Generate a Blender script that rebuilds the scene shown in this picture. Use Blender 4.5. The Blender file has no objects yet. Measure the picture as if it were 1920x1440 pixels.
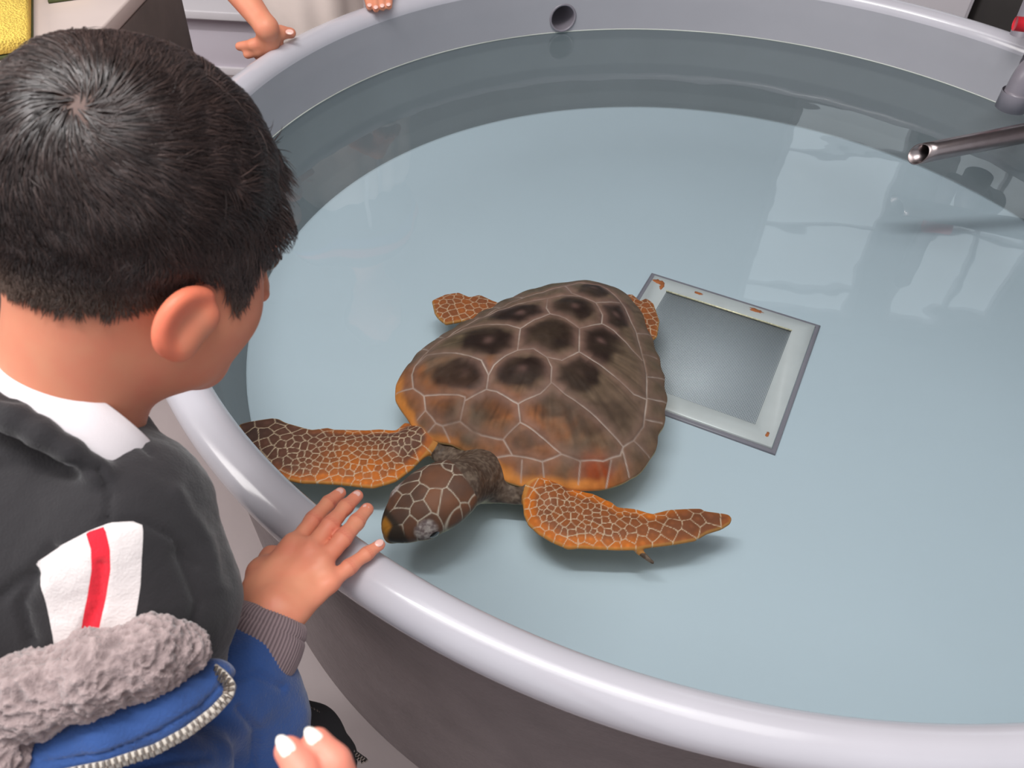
import bpy, math, random
import numpy as np
from mathutils import Vector, Matrix, Euler

# ------------------------------------------------------------------ camera
PITCH, ROLL, FPX = .7763, .0558, 1599.4          # focal length in pixels of a 1920 wide frame
CAMP = np.array([0., 0., 1.224])
_cp, _sp = math.cos(PITCH), math.sin(PITCH)
FW = np.array([0., _cp, -_sp])
_c, _s = math.cos(ROLL), math.sin(ROLL)
RT = _c*np.array([1., 0, 0]) + _s*np.array([0, _sp, _cp])
UP = -_s*np.array([1., 0, 0]) + _c*np.array([0, _sp, _cp])
sc = bpy.context.scene
col = sc.collection
cd = bpy.data.cameras.new('camera')
cam = bpy.data.objects.new('camera', cd)
col.objects.link(cam)
cd.sensor_width = 36.0
cd.lens = FPX/1920*36.0
cd.clip_start = .02
cam.matrix_world = Matrix(((RT[0], UP[0], -FW[0], CAMP[0]), (RT[1], UP[1], -FW[1], CAMP[1]),
                           (RT[2], UP[2], -FW[2], CAMP[2]), (0, 0, 0, 1)))
cd.dof.use_dof = True
cd.dof.focus_distance = 1.1
cd.dof.aperture_fstop = 13.0
sc.camera = cam
# ------------------------------------------------------------------ world, lights, exposure
sc.view_settings.view_transform = 'Standard'
sc.view_settings.look = 'None'
sc.view_settings.gamma = 1.0
sc.view_settings.exposure = -0.05
sc.cycles.use_denoising = True
sc.cycles.max_bounces = 8
sc.cycles.transparent_max_bounces = 12
w = bpy.data.worlds.new('world'); sc.world = w; w.use_nodes = True
w.node_tree.nodes['Background'].inputs[0].default_value = (.93, .95, 1, 1)
w.node_tree.nodes['Background'].inputs[1].default_value = .8

def area_light(name, loc, target, sx, sy, power, color=(1, 1, 1)):
    l = bpy.data.lights.new(name, 'AREA'); l.shape = 'RECTANGLE'; l.size = sx; l.size_y = sy
    l.energy = power; l.color = color
    o = bpy.data.objects.new(name, l); col.objects.link(o)
    o.location = loc
    o.rotation_euler = (Vector(target)-Vector(loc)).to_track_quat('-Z', 'Y').to_euler()
    return o
area_light('skylight_lamp', (-.3, .15, 3.3), (-.2, .6, 0), 2.6, 1.8, 52, (1, .985, .96))
area_light('side_fill_lamp', (-3.2, 0.2, 2.2), (0, 1.2, .5), 1.2, 1.8, 55, (1, .96, .93))  # added fill from the left to brighten the background; no window there
area_light('strip_lamp', (-.52, .2, 3.1), (-.52, .2, 0), 1.5, .12, 48, (1, 1, 1))

# ------------------------------------------------------------------ geometry helpers
def at(px, py, dep):
    return CAMP + dep*(FW + (px-960)/FPX*RT - (py-720)/FPX*UP)
def hit(px, py, z):
    d = FW + (px-960)/FPX*RT - (py-720)/FPX*UP
    return CAMP + d*((z-CAMP[2])/d[2])
def pix(P):
    X = np.asarray(P)-CAMP; z = X @ FW
    return 960+FPX*(X @ RT)/z, 720-FPX*(X @ UP)/z
def S2L(c):
    c = np.asarray(c, float)/255.
    return np.where(c <= .04045, c/12.92, ((c+.055)/1.055)**2.4)
def nrm(v):
    v = np.asarray(v, float); return v/np.linalg.norm(v)

def smin(a, b, k):
    if k <= 0: return np.minimum(a, b)
    h = np.maximum(k-np.abs(a-b), 0)/k
    return np.minimum(a, b)-h*h*k*.25
def sd_cap(P, a, b, ra, rb):
    a = np.asarray(a, np.float32); b = np.asarray(b, np.float32); ba = b-a
    t = np.clip(((P-a) @ ba)/max(float(ba @ ba), 1e-12), 0, 1)
    return np.linalg.norm(P-a-t[:, None]*ba, axis=1)-(ra+(rb-ra)*t)
def sd_ell(P, c, r, R=None):
    q = P-np.asarray(c, np.float32)
    if R is not None: q = q @ np.asarray(R, np.float32)      # columns of R: the local axes
    r = np.asarray(r, np.float32)
    k0 = np.linalg.norm(q/r, axis=1); k1 = np.linalg.norm(q/(r*r), axis=1)
    return k0*(k0-1)/np.maximum(k1, 1e-9)

class Sdf:
    def __init__(s): s.ops = []; s.lo = []; s.hi = []
    def box(s, p, r):
        s.lo.append(np.asarray(p, float)-r); s.hi.append(np.asarray(p, float)+r)
    def cap(s, a, b, ra, rb=None, k=.01):
        rb = ra if rb is None else rb
        s.ops.append((lambda P: sd_cap(P, a, b, ra, rb), k)); s.box(a, ra); s.box(b, rb); return s
    def chain(s, pts, rads, k=.01):
        if np.isscalar(rads): rads = [rads]*len(pts)
        for i in range(len(pts)-1): s.cap(pts[i], pts[i+1], rads[i], rads[i+1], k)
        return s
    def ell(s, c, r, R=None, k=.01):
        s.ops.append((lambda P: sd_ell(P, c, r, R), k)); s.box(c, max(r)); return s
    def fn(s, f, lo, hi, k=.01):
        s.ops.append((f, k)); s.lo.append(np.asarray(lo, float)); s.hi.append(np.asarray(hi, float)); return s
    def sub(s, c, r, R=None, k=.006):
        s.ops.append((lambda P: sd_ell(P, c, r, R), -k)); return s
    def __call__(s, P):
        P = P.astype(np.float32); d = None
        for f, k in s.ops:
            v = f(P)
            if d is None: d = v
            elif k >= 0: d = smin(d, v, k)
            else: d = -smin(-d, v, -k)
        return d
    def mesh(s, h, f=None, pad=.02):
        return surface_nets(f or s, np.min(s.lo, 0)-pad, np.max(s.hi, 0)+pad, h)

COR = np.array([(i, j, k) for i in (0, 1) for j in (0, 1) for k in (0, 1)])
EDG = [(a, b) for a in range(8) for b in range(a+1, 8) if np.abs(COR[a]-COR[b]).sum() == 1]
def surface_nets(f, lo, hi, h, B=12):
    """block-sparse surface nets of an implicit function: vertices (N,3), quads (M,4)"""
    lo = np.asarray(lo, float); n = np.ceil((np.asarray(hi)-lo)/h).astype(int)
    nb = (n+B-1)//B
    bi = np.stack(np.meshgrid(*[np.arange(x) for x in nb], indexing='ij'), -1).reshape(-1, 3)
    keep = []
    for c in range(0, len(bi), 200000):
        q = bi[c:c+200000]
        v = f(lo+(q*B+B/2)*h)
        keep.append(q[np.abs(v) < B*h*.5*1.75*1.35+.004])
    bi = np.concatenate(keep)
    g1 = np.stack(np.meshgrid(*[np.arange(B+1)]*3, indexing='ij'), -1).reshape(-1, 3)
    N = n.astype(np.int64)+B+3
    keys, vs, sg = [], [], []
    for c in range(0, len(bi), 120):
        q = bi[c:c+120]
        G = (q[:, None, :]*B+g1[None])
        v = f(lo+G.reshape(-1, 3)*h).reshape(len(q), B+1, B+1, B+1)
        s = v < 0
        cs = [s[:, a:a+B, b:b+B, d:d+B] for a, b, d in COR]
        al = cs[0].copy(); an = cs[0].copy()
        for x in cs[1:]: al &= x; an |= x
        ib, i, j, k = np.nonzero(an & ~al)
        if not len(ib): continue
        cell = q[ib]*B+np.stack([i, j, k], -1)
        vals = np.stack([v[ib, i+a, j+b, k+d] for a, b, d in COR], -1)
        acc = np.zeros((len(ib), 3)); cnt = np.zeros(len(ib))
        for a, b in EDG:
            va, vb = vals[:, a], vals[:, b]; m = (va < 0) != (vb < 0)
            t = np.where(m, va/np.where(va-vb == 0, 1, va-vb), 0)
            acc += np.where(m[:, None], COR[a]+(COR[b]-COR[a])*t[:, None], 0); cnt += m
        vs.append(lo+(cell+acc/cnt[:, None])*h)
        keys.append((cell[:, 0]*N[1]+cell[:, 1])*N[2]+cell[:, 2]); sg.append(vals < 0)
    keys = np.concatenate(keys); vs = np.concatenate(vs); sg = np.concatenate(sg)
    o = np.argsort(keys); keys, vs, sg = keys[o], vs[o], sg[o]
    st = [N[1]*N[2], N[2], 1]
    quads = []
    for ax in range(3):
        c1 = [4, 2, 1][ax]
        m = np.nonzero(sg[:, 0] != sg[:, c1])[0]
        u, w_ = [(1, 2), (2, 0), (0, 1)][ax]
        ks = [keys[m], keys[m]-st[u], keys[m]-st[u]-st[w_], keys[m]-st[w_]]
        ids = [np.clip(np.searchsorted(keys, k), 0, len(keys)-1) for k in ks]
        ok = np.ones(len(m), bool)
        for k, i_ in zip(ks, ids): ok &= keys[i_] == k
        Q = np.stack(ids, -1)[ok]; fl = sg[m, 0][ok]
        Q[~fl] = Q[~fl][:, ::-1]
        quads.append(Q)
    return vs, np.concatenate(quads)

def hash3(i, j, k, seed):
    n = (i*73856093) ^ (j*19349663) ^ (k*83492791) ^ (seed*2654435761)
    n = (n ^ (n >> 13))*1274126177 & 0x7fffffff
    return ((n ^ (n >> 16)) & 0xffff)/65535.
def noise(P, freq, seed=0):
    P = np.asarray(P, float)*freq+100; I = np.floor(P).astype(np.int64); f = P-I; f = f*f*(3-2*f); r = 0
    for a in (0, 1):
        for b in (0, 1):
            for c in (0, 1):
                wt = (f[:, 0] if a else 1-f[:, 0])*(f[:, 1] if b else 1-f[:, 1])*(f[:, 2] if c else 1-f[:, 2])
                r = r+wt*hash3(I[:, 0]+a, I[:, 1]+b, I[:, 2]+c, seed)
    return r*2-1
def fbm(P, freq, n=3, seed=0):
    return sum(noise(P, freq*2**i, seed+i)/2**i for i in range(n))

def make(name, V, F, mat, parent=None, cols=None, attrs=None, smooth=True):
    """one mesh object from numpy arrays; F is an array of quads/tris or a list of such arrays"""
    if isinstance(F, np.ndarray): F = [F]
    me = bpy.data.meshes.new(name)
    V = np.asarray(V, np.float32)
    par = None
    off = Vector((0, 0, 0))
    if parent is not None: off = parent_origin(parent)
    V = V-np.array(off, np.float32)
    me.vertices.add(len(V)); me.vertices.foreach_set('co', V.ravel())
    loops = np.concatenate([np.asarray(f).ravel() for f in F]).astype(np.int32)
    tot = np.concatenate([np.full(len(f), np.asarray(f).shape[1]) for f in F]).astype(np.int32)
    me.loops.add(len(loops)); me.loops.foreach_set('vertex_index', loops)
    me.polygons.add(len(tot))
    me.polygons.foreach_set('loop_start', np.concatenate([[0], np.cumsum(tot)[:-1]]).astype(np.int32))
    me.update(calc_edges=True); me.validate()
    if smooth: me.polygons.foreach_set('use_smooth', np.ones(len(me.polygons), bool))
    if cols is not None:
        a = me.color_attributes.new('Col', 'FLOAT_COLOR', 'POINT')
        c = np.ones((len(V), 4), np.float32); c[:, :3] = cols; a.data.foreach_set('color', c.ravel())
    for k, v in (attrs or {}).items():
        a = me.attributes.new(k, 'FLOAT', 'POINT'); a.data.foreach_set('value', np.asarray(v, np.float32))
    o = bpy.data.objects.new(name, me); col.objects.link(o)
    if mat: me.materials.append(mat)
    if parent is not None: o.parent = parent
    return o
def parent_origin(p):
    v = Vector((0, 0, 0))
    while p is not None: v += p.location; p = p.parent
    return v
def tag(o, label=None, cat=None, group=None, kind=None):
    if label: o['label'] = label
    if cat: o['category'] = cat
    if group: o['group'] = group
    if kind: o['kind'] = kind
    return o
def empty(name, loc, label, cat):
    o = bpy.data.objects.new(name, None); col.objects.link(o); o.location = loc
    o.empty_display_size = .1
    return tag(o, label, cat)
def normals_of(V, Q):
    n = np.cross(V[Q[:, 2]]-V[Q[:, 0]], V[Q[:, 3]]-V[Q[:, 1]]); N = np.zeros_like(V)
    for i in range(4): np.add.at(N, Q[:, i], n)
    return N/np.maximum(np.linalg.norm(N, axis=1, keepdims=True), 1e-12)
def relax(V, Q, it=2, lam=.5):
    E = np.concatenate([Q[:, [0, 1]], Q[:, [1, 2]], Q[:, [2, 3]], Q[:, [3, 0]]])
    for _ in range(it):
        A = np.zeros_like(V); c = np.zeros(len(V))
        np.add.at(A, E[:, 0], V[E[:, 1]]); np.add.at(c, E[:, 0], 1)
        np.add.at(A, E[:, 1], V[E[:, 0]]); np.add.at(c, E[:, 1], 1)
        V = V+lam*(A/np.maximum(c, 1)[:, None]-V)
    return V
def grid_faces(nu, nv, wrap_u=False, wrap_v=False):
    i, j = np.meshgrid(np.arange(nu if wrap_u else nu-1), np.arange(nv if wrap_v else nv-1), indexing='ij')
    i, j = i.ravel(), j.ravel(); i2, j2 = (i+1) % nu, (j+1) % nv
    return np.stack([i*nv+j, i2*nv+j, i2*nv+j2, i*nv+j2], -1)
def lathe(prof, n, c, a0=0, a1=2*math.pi):
    prof = np.asarray(prof, float); th = np.linspace(a0, a1, n, endpoint=False)
    V = np.stack([c[0]+prof[None, :, 0]*np.cos(th)[:, None], c[1]+prof[None, :, 0]*np.sin(th)[:, None],
                  np.broadcast_to(prof[None, :, 1], (n, len(prof)))], -1).reshape(-1, 3)
    return V, grid_faces(n, len(prof), wrap_u=True)
def tube(pts, r, n=12, caps=True):
    """swept tube of varying radius"""
    pts = np.asarray(pts, float); r = np.broadcast_to(np.asarray(r, float), (len(pts),))
    T = np.gradient(pts, axis=0); T /= np.linalg.norm(T, axis=1, keepdims=True)
    ref = np.array([0, 0, 1.]) if abs(T[0][2]) < .9 else np.array([1., 0, 0])
    u = nrm(np.cross(T[0], ref)); V = []
    th = np.linspace(0, 2*np.pi, n, endpoint=False)
    for p, t, rr in zip(pts, T, r):
        u = nrm(u-t*(u @ t)); v = np.cross(t, u)
        V.append(p+rr*(np.cos(th)[:, None]*u+np.sin(th)[:, None]*v))
    V = np.concatenate(V); F = [grid_faces(len(pts), n, wrap_v=True)]
    if caps:
        V = np.concatenate([V, pts[:1], pts[-1:]]); a = len(V)-2; i = np.arange(n); j = (i+1) % n; b = (len(pts)-1)*n
        F.append(np.stack([np.full(n, a), j, i], -1)); F.append(np.stack([np.full(n, a+1), b+i, b+j], -1))
    return V, F
def merge(*parts):
    V, F, o = [], [], 0
    for v, f in parts:
        if isinstance(f, np.ndarray): f = [f]
        V.append(v); F += [x+o for x in f]; o += len(v)
    return np.concatenate(V), F
def rbox(c, size, R=None, bev=.004):
    """box with bevelled edges; R columns are its axes"""
    import bmesh
    bm = bmesh.new(); bmesh.ops.create_cube(bm, size=1)
    for v in bm.verts: v.co = Vector([v.co[i]*size[i] for i in range(3)])
    if bev: bmesh.ops.bevel(bm, geom=bm.edges[:], offset=bev, segments=2, affect='EDGES', profile=.6)
    V = np.array([v.co[:] for v in bm.verts]); Fq = [np.array([[v.index for v in f.verts]]) for f in bm.faces]
    bm.free()
    if R is not None: V = V @ np.asarray(R).T
    return V+np.asarray(c), Fq
def resample(pts, n):
    pts = np.asarray(pts, float); d = np.r_[0, np.cumsum(np.linalg.norm(np.diff(pts, axis=0), axis=1))]
    t = np.linspace(0, d[-1], n); return np.stack([np.interp(t, d, pts[:, i]) for i in range(pts.shape[1])], -1)
def smooth_path(pts, n, it=30):
    q = resample(pts, n)
    for _ in range(it): q[1:-1] = .5*q[1:-1]+.25*(q[2:]+q[:-2])
    return q

# ------------------------------------------------------------------ materials
def mat(name, color=(200, 200, 200), rough=.5, metal=0, attr=False, bump=None, mott=None, sss=0, spec=.5, coat=0, sheen=0):
    m = bpy.data.materials.new(name); m.use_nodes = True; nt = m.node_tree; b = nt.nodes['Principled BSDF']
    lin = tuple(S2L(color))+(1,)
    b.inputs['Base Color'].default_value = lin
    b.inputs['Roughness'].default_value = rough; b.inputs['Metallic'].default_value = metal
    b.inputs['Specular IOR Level'].default_value = spec
    b.inputs['Coat Weight'].default_value = coat; b.inputs['Coat Roughness'].default_value = .15
    if sheen: b.inputs['Sheen Weight'].default_value = sheen; b.inputs['Sheen Roughness'].default_value = .5
    if sss:
        b.inputs['Subsurface Weight'].default_value = sss
        b.inputs['Subsurface Radius'].default_value = (1, .3, .15); b.inputs['Subsurface Scale'].default_value = .006
    tc = nt.nodes.new('ShaderNodeTexCoord'); src = None
    if attr:
        a = nt.nodes.new('ShaderNodeAttribute'); a.attribute_name = 'Col'; src = a.outputs['Color']
    if mott:                                            # (scale, strength, detail): blotches in the colour
        n = nt.nodes.new('ShaderNodeTexNoise'); n.inputs['Scale'].default_value = mott[0]; n.inputs['Detail'].default_value = mott[2] if len(mott) > 2 else 4
        nt.links.new(tc.outputs['Object'], n.inputs['Vector'])
        mr = nt.nodes.new('ShaderNodeMapRange'); mr.inputs[3].default_value = 1-mott[1]; mr.inputs[4].default_value = 1+mott[1]
        mr.inputs[1].default_value = .25; mr.inputs[2].default_value = .75
        nt.links.new(n.outputs[0], mr.inputs[0])
        mx = nt.nodes.new('ShaderNodeVectorMath'); mx.operation = 'SCALE'
        if src is None: mx.inputs[0].default_value = lin[:3]
        else: nt.links.new(src, mx.inputs[0])
        nt.links.new(mr.outputs[0], mx.inputs['Scale']); src = mx.outputs[0]
    if src is not None: nt.links.new(src, b.inputs['Base Color'])
    if bump:                                            # list of (kind, scale, strength, distance)
        prev = None
        for kind, scale, strg, dist in bump:
            t = nt.nodes.new('ShaderNodeTexVoronoi' if kind == 'voronoi' else 'ShaderNodeTexNoise')
            t.inputs['Scale'].default_value = scale
            nt.links.new(tc.outputs['Object'], t.inputs['Vector'])
            bp = nt.nodes.new('ShaderNodeBump'); bp.inputs['Strength'].default_value = strg; bp.inputs['Distance'].default_value = dist
            nt.links.new(t.outputs[0], bp.inputs['Height'])
            if prev: nt.links.new(prev, bp.inputs['Normal'])
            prev = bp.outputs[0]
        nt.links.new(prev, b.inputs['Normal'])
    return m
M = {}
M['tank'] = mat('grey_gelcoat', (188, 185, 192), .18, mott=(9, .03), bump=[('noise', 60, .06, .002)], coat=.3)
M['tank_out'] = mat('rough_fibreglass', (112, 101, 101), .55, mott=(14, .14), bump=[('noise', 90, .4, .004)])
M['tank_in'] = mat('dimmed_gelcoat', (126, 130, 133), .4, mott=(7, .04))  # same gelcoat darkened: the dimming under water is put into the colour
M['tank_up'] = mat('grey_gelcoat_wall', (158, 156, 162), .3, mott=(9, .03), coat=.2)  # rim gelcoat toned down, the wall's shade is in the colour
M['meniscus'] = mat('painted_meniscus', (186, 190, 182), .5, mott=(4, .3))  # pale colour painted for the glint along the water edge
M['tank_floor'] = mat('pale_blue_bottom', (188, 198, 206), .5, mott=(2.2, .035))
M['ground'] = mat('concrete_floor', (152, 139, 138), .6, mott=(5, .09, 8), bump=[('noise', 60, .15, .002)])
M['wall'] = mat('painted_wall', (205, 200, 202), .7, mott=(2, .03))
M['white'] = mat('white_laminate', (226, 220, 224), .4, mott=(3, .02))
M['lavender'] = mat('grey_panel', (214, 206, 216), .5, mott=(3, .03))
M['dark'] = mat('dark_panel', (62, 58, 56), .6, mott=(8, .15))
M['plinth'] = mat('weathered_steel', (96, 84, 80), .6, mott=(12, .22, 8), bump=[('noise', 40, .2, .003)])
M['plinth_top'] = mat('pale_board', (208, 192, 186), .6, mott=(7, .06))
M['sponge'] = mat('yellow_sponge', (242, 205, 95), .9, mott=(40, .12, 8), bump=[('voronoi', 260, .7, .004)])
M['scour'] = mat('green_scourer', (78, 84, 48), .9, mott=(60, .15))
M['steel'] = mat('stainless_steel', (150, 140, 140), .3, 1, mott=(60, .08))
M['pvc'] = mat('grey_pvc', (128, 122, 130), .35, mott=(10, .04))
M['red'] = mat('red_plastic', (225, 40, 55), .35, mott=(10, .03))
M['skin'] = mat('child_skin', attr=True, rough=.5, sss=.12, bump=[('noise', 260, .12, .0006)], spec=.35)
M['nail'] = mat('fingernail', (240, 190, 178), .25, mott=(50, .03), coat=.3)
M['nail2'] = mat('polished_fingernail', (250, 244, 232), .12, mott=(50, .02), coat=1)
M['turtle'] = mat('turtle_skin', attr=True, spec=.15, rough=.5, mott=(90, .08, 6), bump=[('noise', 160, .25, .0012)])
M['shell'] = mat('turtle_shell', attr=True, spec=.12, rough=.6, mott=(70, .2, 10), bump=[('noise', 90, .25, .0015)])
M['eye'] = mat('dark_eye', (18, 16, 16), .1, mott=(50, .02), coat=1)
M['hair'] = mat('dark_hair', attr=True, rough=.34, spec=.9)
M['navy'] = mat('blue_fleece', (44, 78, 138), .9, mott=(45, .13, 8), bump=[('noise', 500, .5, .0015)], sheen=.3)
M['cuff'] = mat('ribbed_cuff', attr=True, rough=.9, mott=(60, .06), sheen=.2)
M['sherpa'] = mat('grey_sherpa', attr=True, rough=1, bump=[('noise', 420, .8, .002)], sheen=.3)
M['white_cloth'] = mat('white_cotton', (226, 219, 222), .85, mott=(30, .03), bump=[('noise', 700, .25, .0006)])
M['beige'] = mat('beige_cotton', (234, 218, 210), .85, mott=(14, .07), bump=[('noise', 40, .15, .002)])
M['black_cloth'] = mat('black_cloth', (34, 33, 36), .9, mott=(30, .15), bump=[('noise', 300, .3, .001)])
M['zip_metal'] = mat('zip_teeth', (150, 140, 132), .35, .9, mott=(60, .1))
M['tape'] = mat('zip_tape', (196, 188, 178), .8, mott=(60, .05))
M['shoe'] = mat('dark_shoe', (40, 40, 46), .6, mott=(20, .1))
M['lamp'] = mat('lamp_diffuser', (250, 250, 250), .5, mott=(3, .01))

# water: a clear surface that mirrors by Fresnel and tints what is below it
def water_mat():
    m = bpy.data.materials.new('clear_water'); m.use_nodes = True; nt = m.node_tree; nt.nodes.clear()
    out = nt.nodes.new('ShaderNodeOutputMaterial'); mix = nt.nodes.new('ShaderNodeMixShader')
    tr = nt.nodes.new('ShaderNodeBsdfTransparent'); tr.inputs[0].default_value = (.89, .935, .94, 1)
    gl = nt.nodes.new('ShaderNodeBsdfGlossy'); gl.inputs['Roughness'].default_value = .0
    fr = nt.nodes.new('ShaderNodeFresnel'); fr.inputs[0].default_value = 1.42
    tc = nt.nodes.new('ShaderNodeTexCoord'); n = nt.nodes.new('ShaderNodeTexNoise'); n.inputs['Scale'].default_value = 7; n.inputs['Detail'].default_value = 1.5
    bp = nt.nodes.new('ShaderNodeBump'); bp.inputs['Strength'].default_value = .06; bp.inputs['Distance'].default_value = .02
    L = nt.links.new
    L(tc.outputs['Object'], n.inputs['Vector']); L(n.outputs[0], bp.inputs['Height']); L(bp.outputs[0], gl.inputs['Normal'])
    L(fr.outputs[0], mix.inputs[0]); L(tr.outputs[0], mix.inputs[1]); L(gl.outputs[0], mix.inputs[2]); L(mix.outputs[0], out.inputs[0])
    return m
M['water'] = water_mat()

# ------------------------------------------------------------------ room shell
def plane(name, c, u, v, m, label_kind='structure'):
    c, u, v = map(np.asarray, (c, u, v)); t = nrm(np.cross(u, v))*.05
    V = [c+a*u+b*v+d*t for d in (0, -1) for a, b in ((-1, -1), (1, -1), (1, 1), (-1, 1))]
    F = np.array([[0, 1, 2, 3], [7, 6, 5, 4], [0, 4, 5, 1], [1, 5, 6, 2], [2, 6, 7, 3], [3, 7, 4, 0]])
    o = make(name, V, F, m, smooth=False); o['kind'] = 'structure'; return o
plane('floor', (0, 1.6, 0), (4.5, 0, 0), (0, 4.6, 0), M['ground'])
plane('wall_back', (0, 5.6, 2.15), (-4.5, 0, 0), (0, 0, 2.15), M['wall'])
plane('wall_left', (-3.9, 1.6, 2.15), (0, -4.2, 0), (0, 0, 2.15), M['wall'])
plane('wall_right', (4.2, 1.6, 2.15), (0, 4.2, 0), (0, 0, 2.15), M['wall'])
plane('ceiling', (0, 1.9, 4.3), (4.6, 0, 0), (0, -3.8, 0), M['wall'])

# ------------------------------------------------------------------ tank
TC = np.array([.338, 1.141]); RIM_Z, RIM_R, TUBE = .55, .85, .0242
WZ, WR, FZ, FR_ = .4488, .830, .285, .778
def build_tank():
    root = empty('turtle_tank', (TC[0], TC[1], 0), 'large round grey fibreglass tank with a thick rolled rim holding the turtle', 'tank')
    a = np.radians(np.linspace(180, -95, 26))           # rim roll from the inner wall over the top to the outer lip
    roll = [(RIM_R+TUBE*math.cos(x), RIM_Z+TUBE*math.sin(x)) for x in a]
    wall = [(FR_-.02, FZ-.004), (FR_, FZ+.001), (FR_+.003, FZ+.012), (FR_+.012, .32), (.805, .38), (WR-.003, .43), (WR, WZ), (.8285, .48), (.8266, .515), (RIM_R-TUBE, RIM_Z)]
    hole = None; HR0 = .0268
    for z in np.linspace(.45, .56, 400):
        q = hit(1055, 33, z)
        if hole is None or abs(np.hypot(*(q[:2]-TC))-.829) < abs(np.hypot(*(hole[:2]-TC))-.829): hole = q
    def holed(name, prof, m):
        prof = resample(prof, int(np.ceil(np.linalg.norm(np.diff(prof, axis=0), axis=1).sum()/.003)))
        V, F = lathe(prof, 1100, TC); rad = nrm(np.r_[hole[:2]-TC, 0]); c = V[F].mean(1)-hole
        al = c @ rad; d = np.linalg.norm(c-al[:, None]*rad, axis=1); F = F[~((d < HR0+.0015) & (np.abs(al) < .05))]
        make(name, V, F[:, ::-1], m, root)
    k = wall.index((WR, WZ))
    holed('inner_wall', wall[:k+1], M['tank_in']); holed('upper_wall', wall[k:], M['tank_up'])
    V, F = lathe(roll+[(RIM_R+.004, RIM_Z-TUBE*.9), (RIM_R-.006, RIM_Z-TUBE*.75)], 300, TC); make('rim', V, F[:, ::-1], M['tank'], root)
    out = [(.8, 0), (.802, .004), (.812, .15), (.826, .36), (.838, .48), (.842, .535)]
    holed('outer_wall', out, M['tank_out'])
    V, F = lathe([(1e-4, FZ), (.3, FZ), (.6, FZ), (FR_-.004, FZ), (FR_, FZ+.002), (FR_, FZ-.02), (1e-4, FZ-.02)], 200, TC)
    make('tank_bottom', V, F[:, ::-1], M['tank_floor'], root)
    th = np.linspace(0, 2*np.pi, 400); V, F = tube(np.stack([TC[0]+(WR-.0004)*np.cos(th), TC[1]+(WR-.0004)*np.sin(th), 0*th+WZ+.0004], -1), .0011, 6, caps=False); make('meniscus_glint', V, F, M['meniscus'], root)  # added thin ring, a painted highlight of the meniscus
    # overflow hole through the far wall with the cut end of a pipe in it
    p = hole; rad = np.array([p[0]-TC[0], p[1]-TC[1], 0]); rad /= np.linalg.norm(rad)
    tg = np.array([-rad[1], rad[0], 0]); r0 = HR0
    th = np.linspace(0, 2*np.pi, 48, endpoint=False); ring = []
    up = np.array([0, 0, 1.])
    for rr, dd in ((r0+.0042, .001), (r0+.0042, -.0035), (r0, -.0035), (r0-.0005, 0), (r0-.0008, .10), (.0003, .10)):
        ring.append(p+rad*dd+rr*(np.cos(th)[:, None]*tg+np.sin(th)[:, None]*up))
    V = np.concatenate(ring); F = grid_faces(len(ring), 48, wrap_v=True)
    o = make('overflow_pipe', V, F, M['pvc'], root); tag(o, 'round overflow opening in the far tank wall')
    return root
tank = build_tank()
V, F = lathe([(1e-4, WZ), (.4, WZ), (WR-.001, WZ)], 200, TC)
wat = make('water', V, F[:, ::-1], M['water'])
tag(wat, 'still clear blue-grey water filling the round tank', 'water', kind='stuff')

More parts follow.
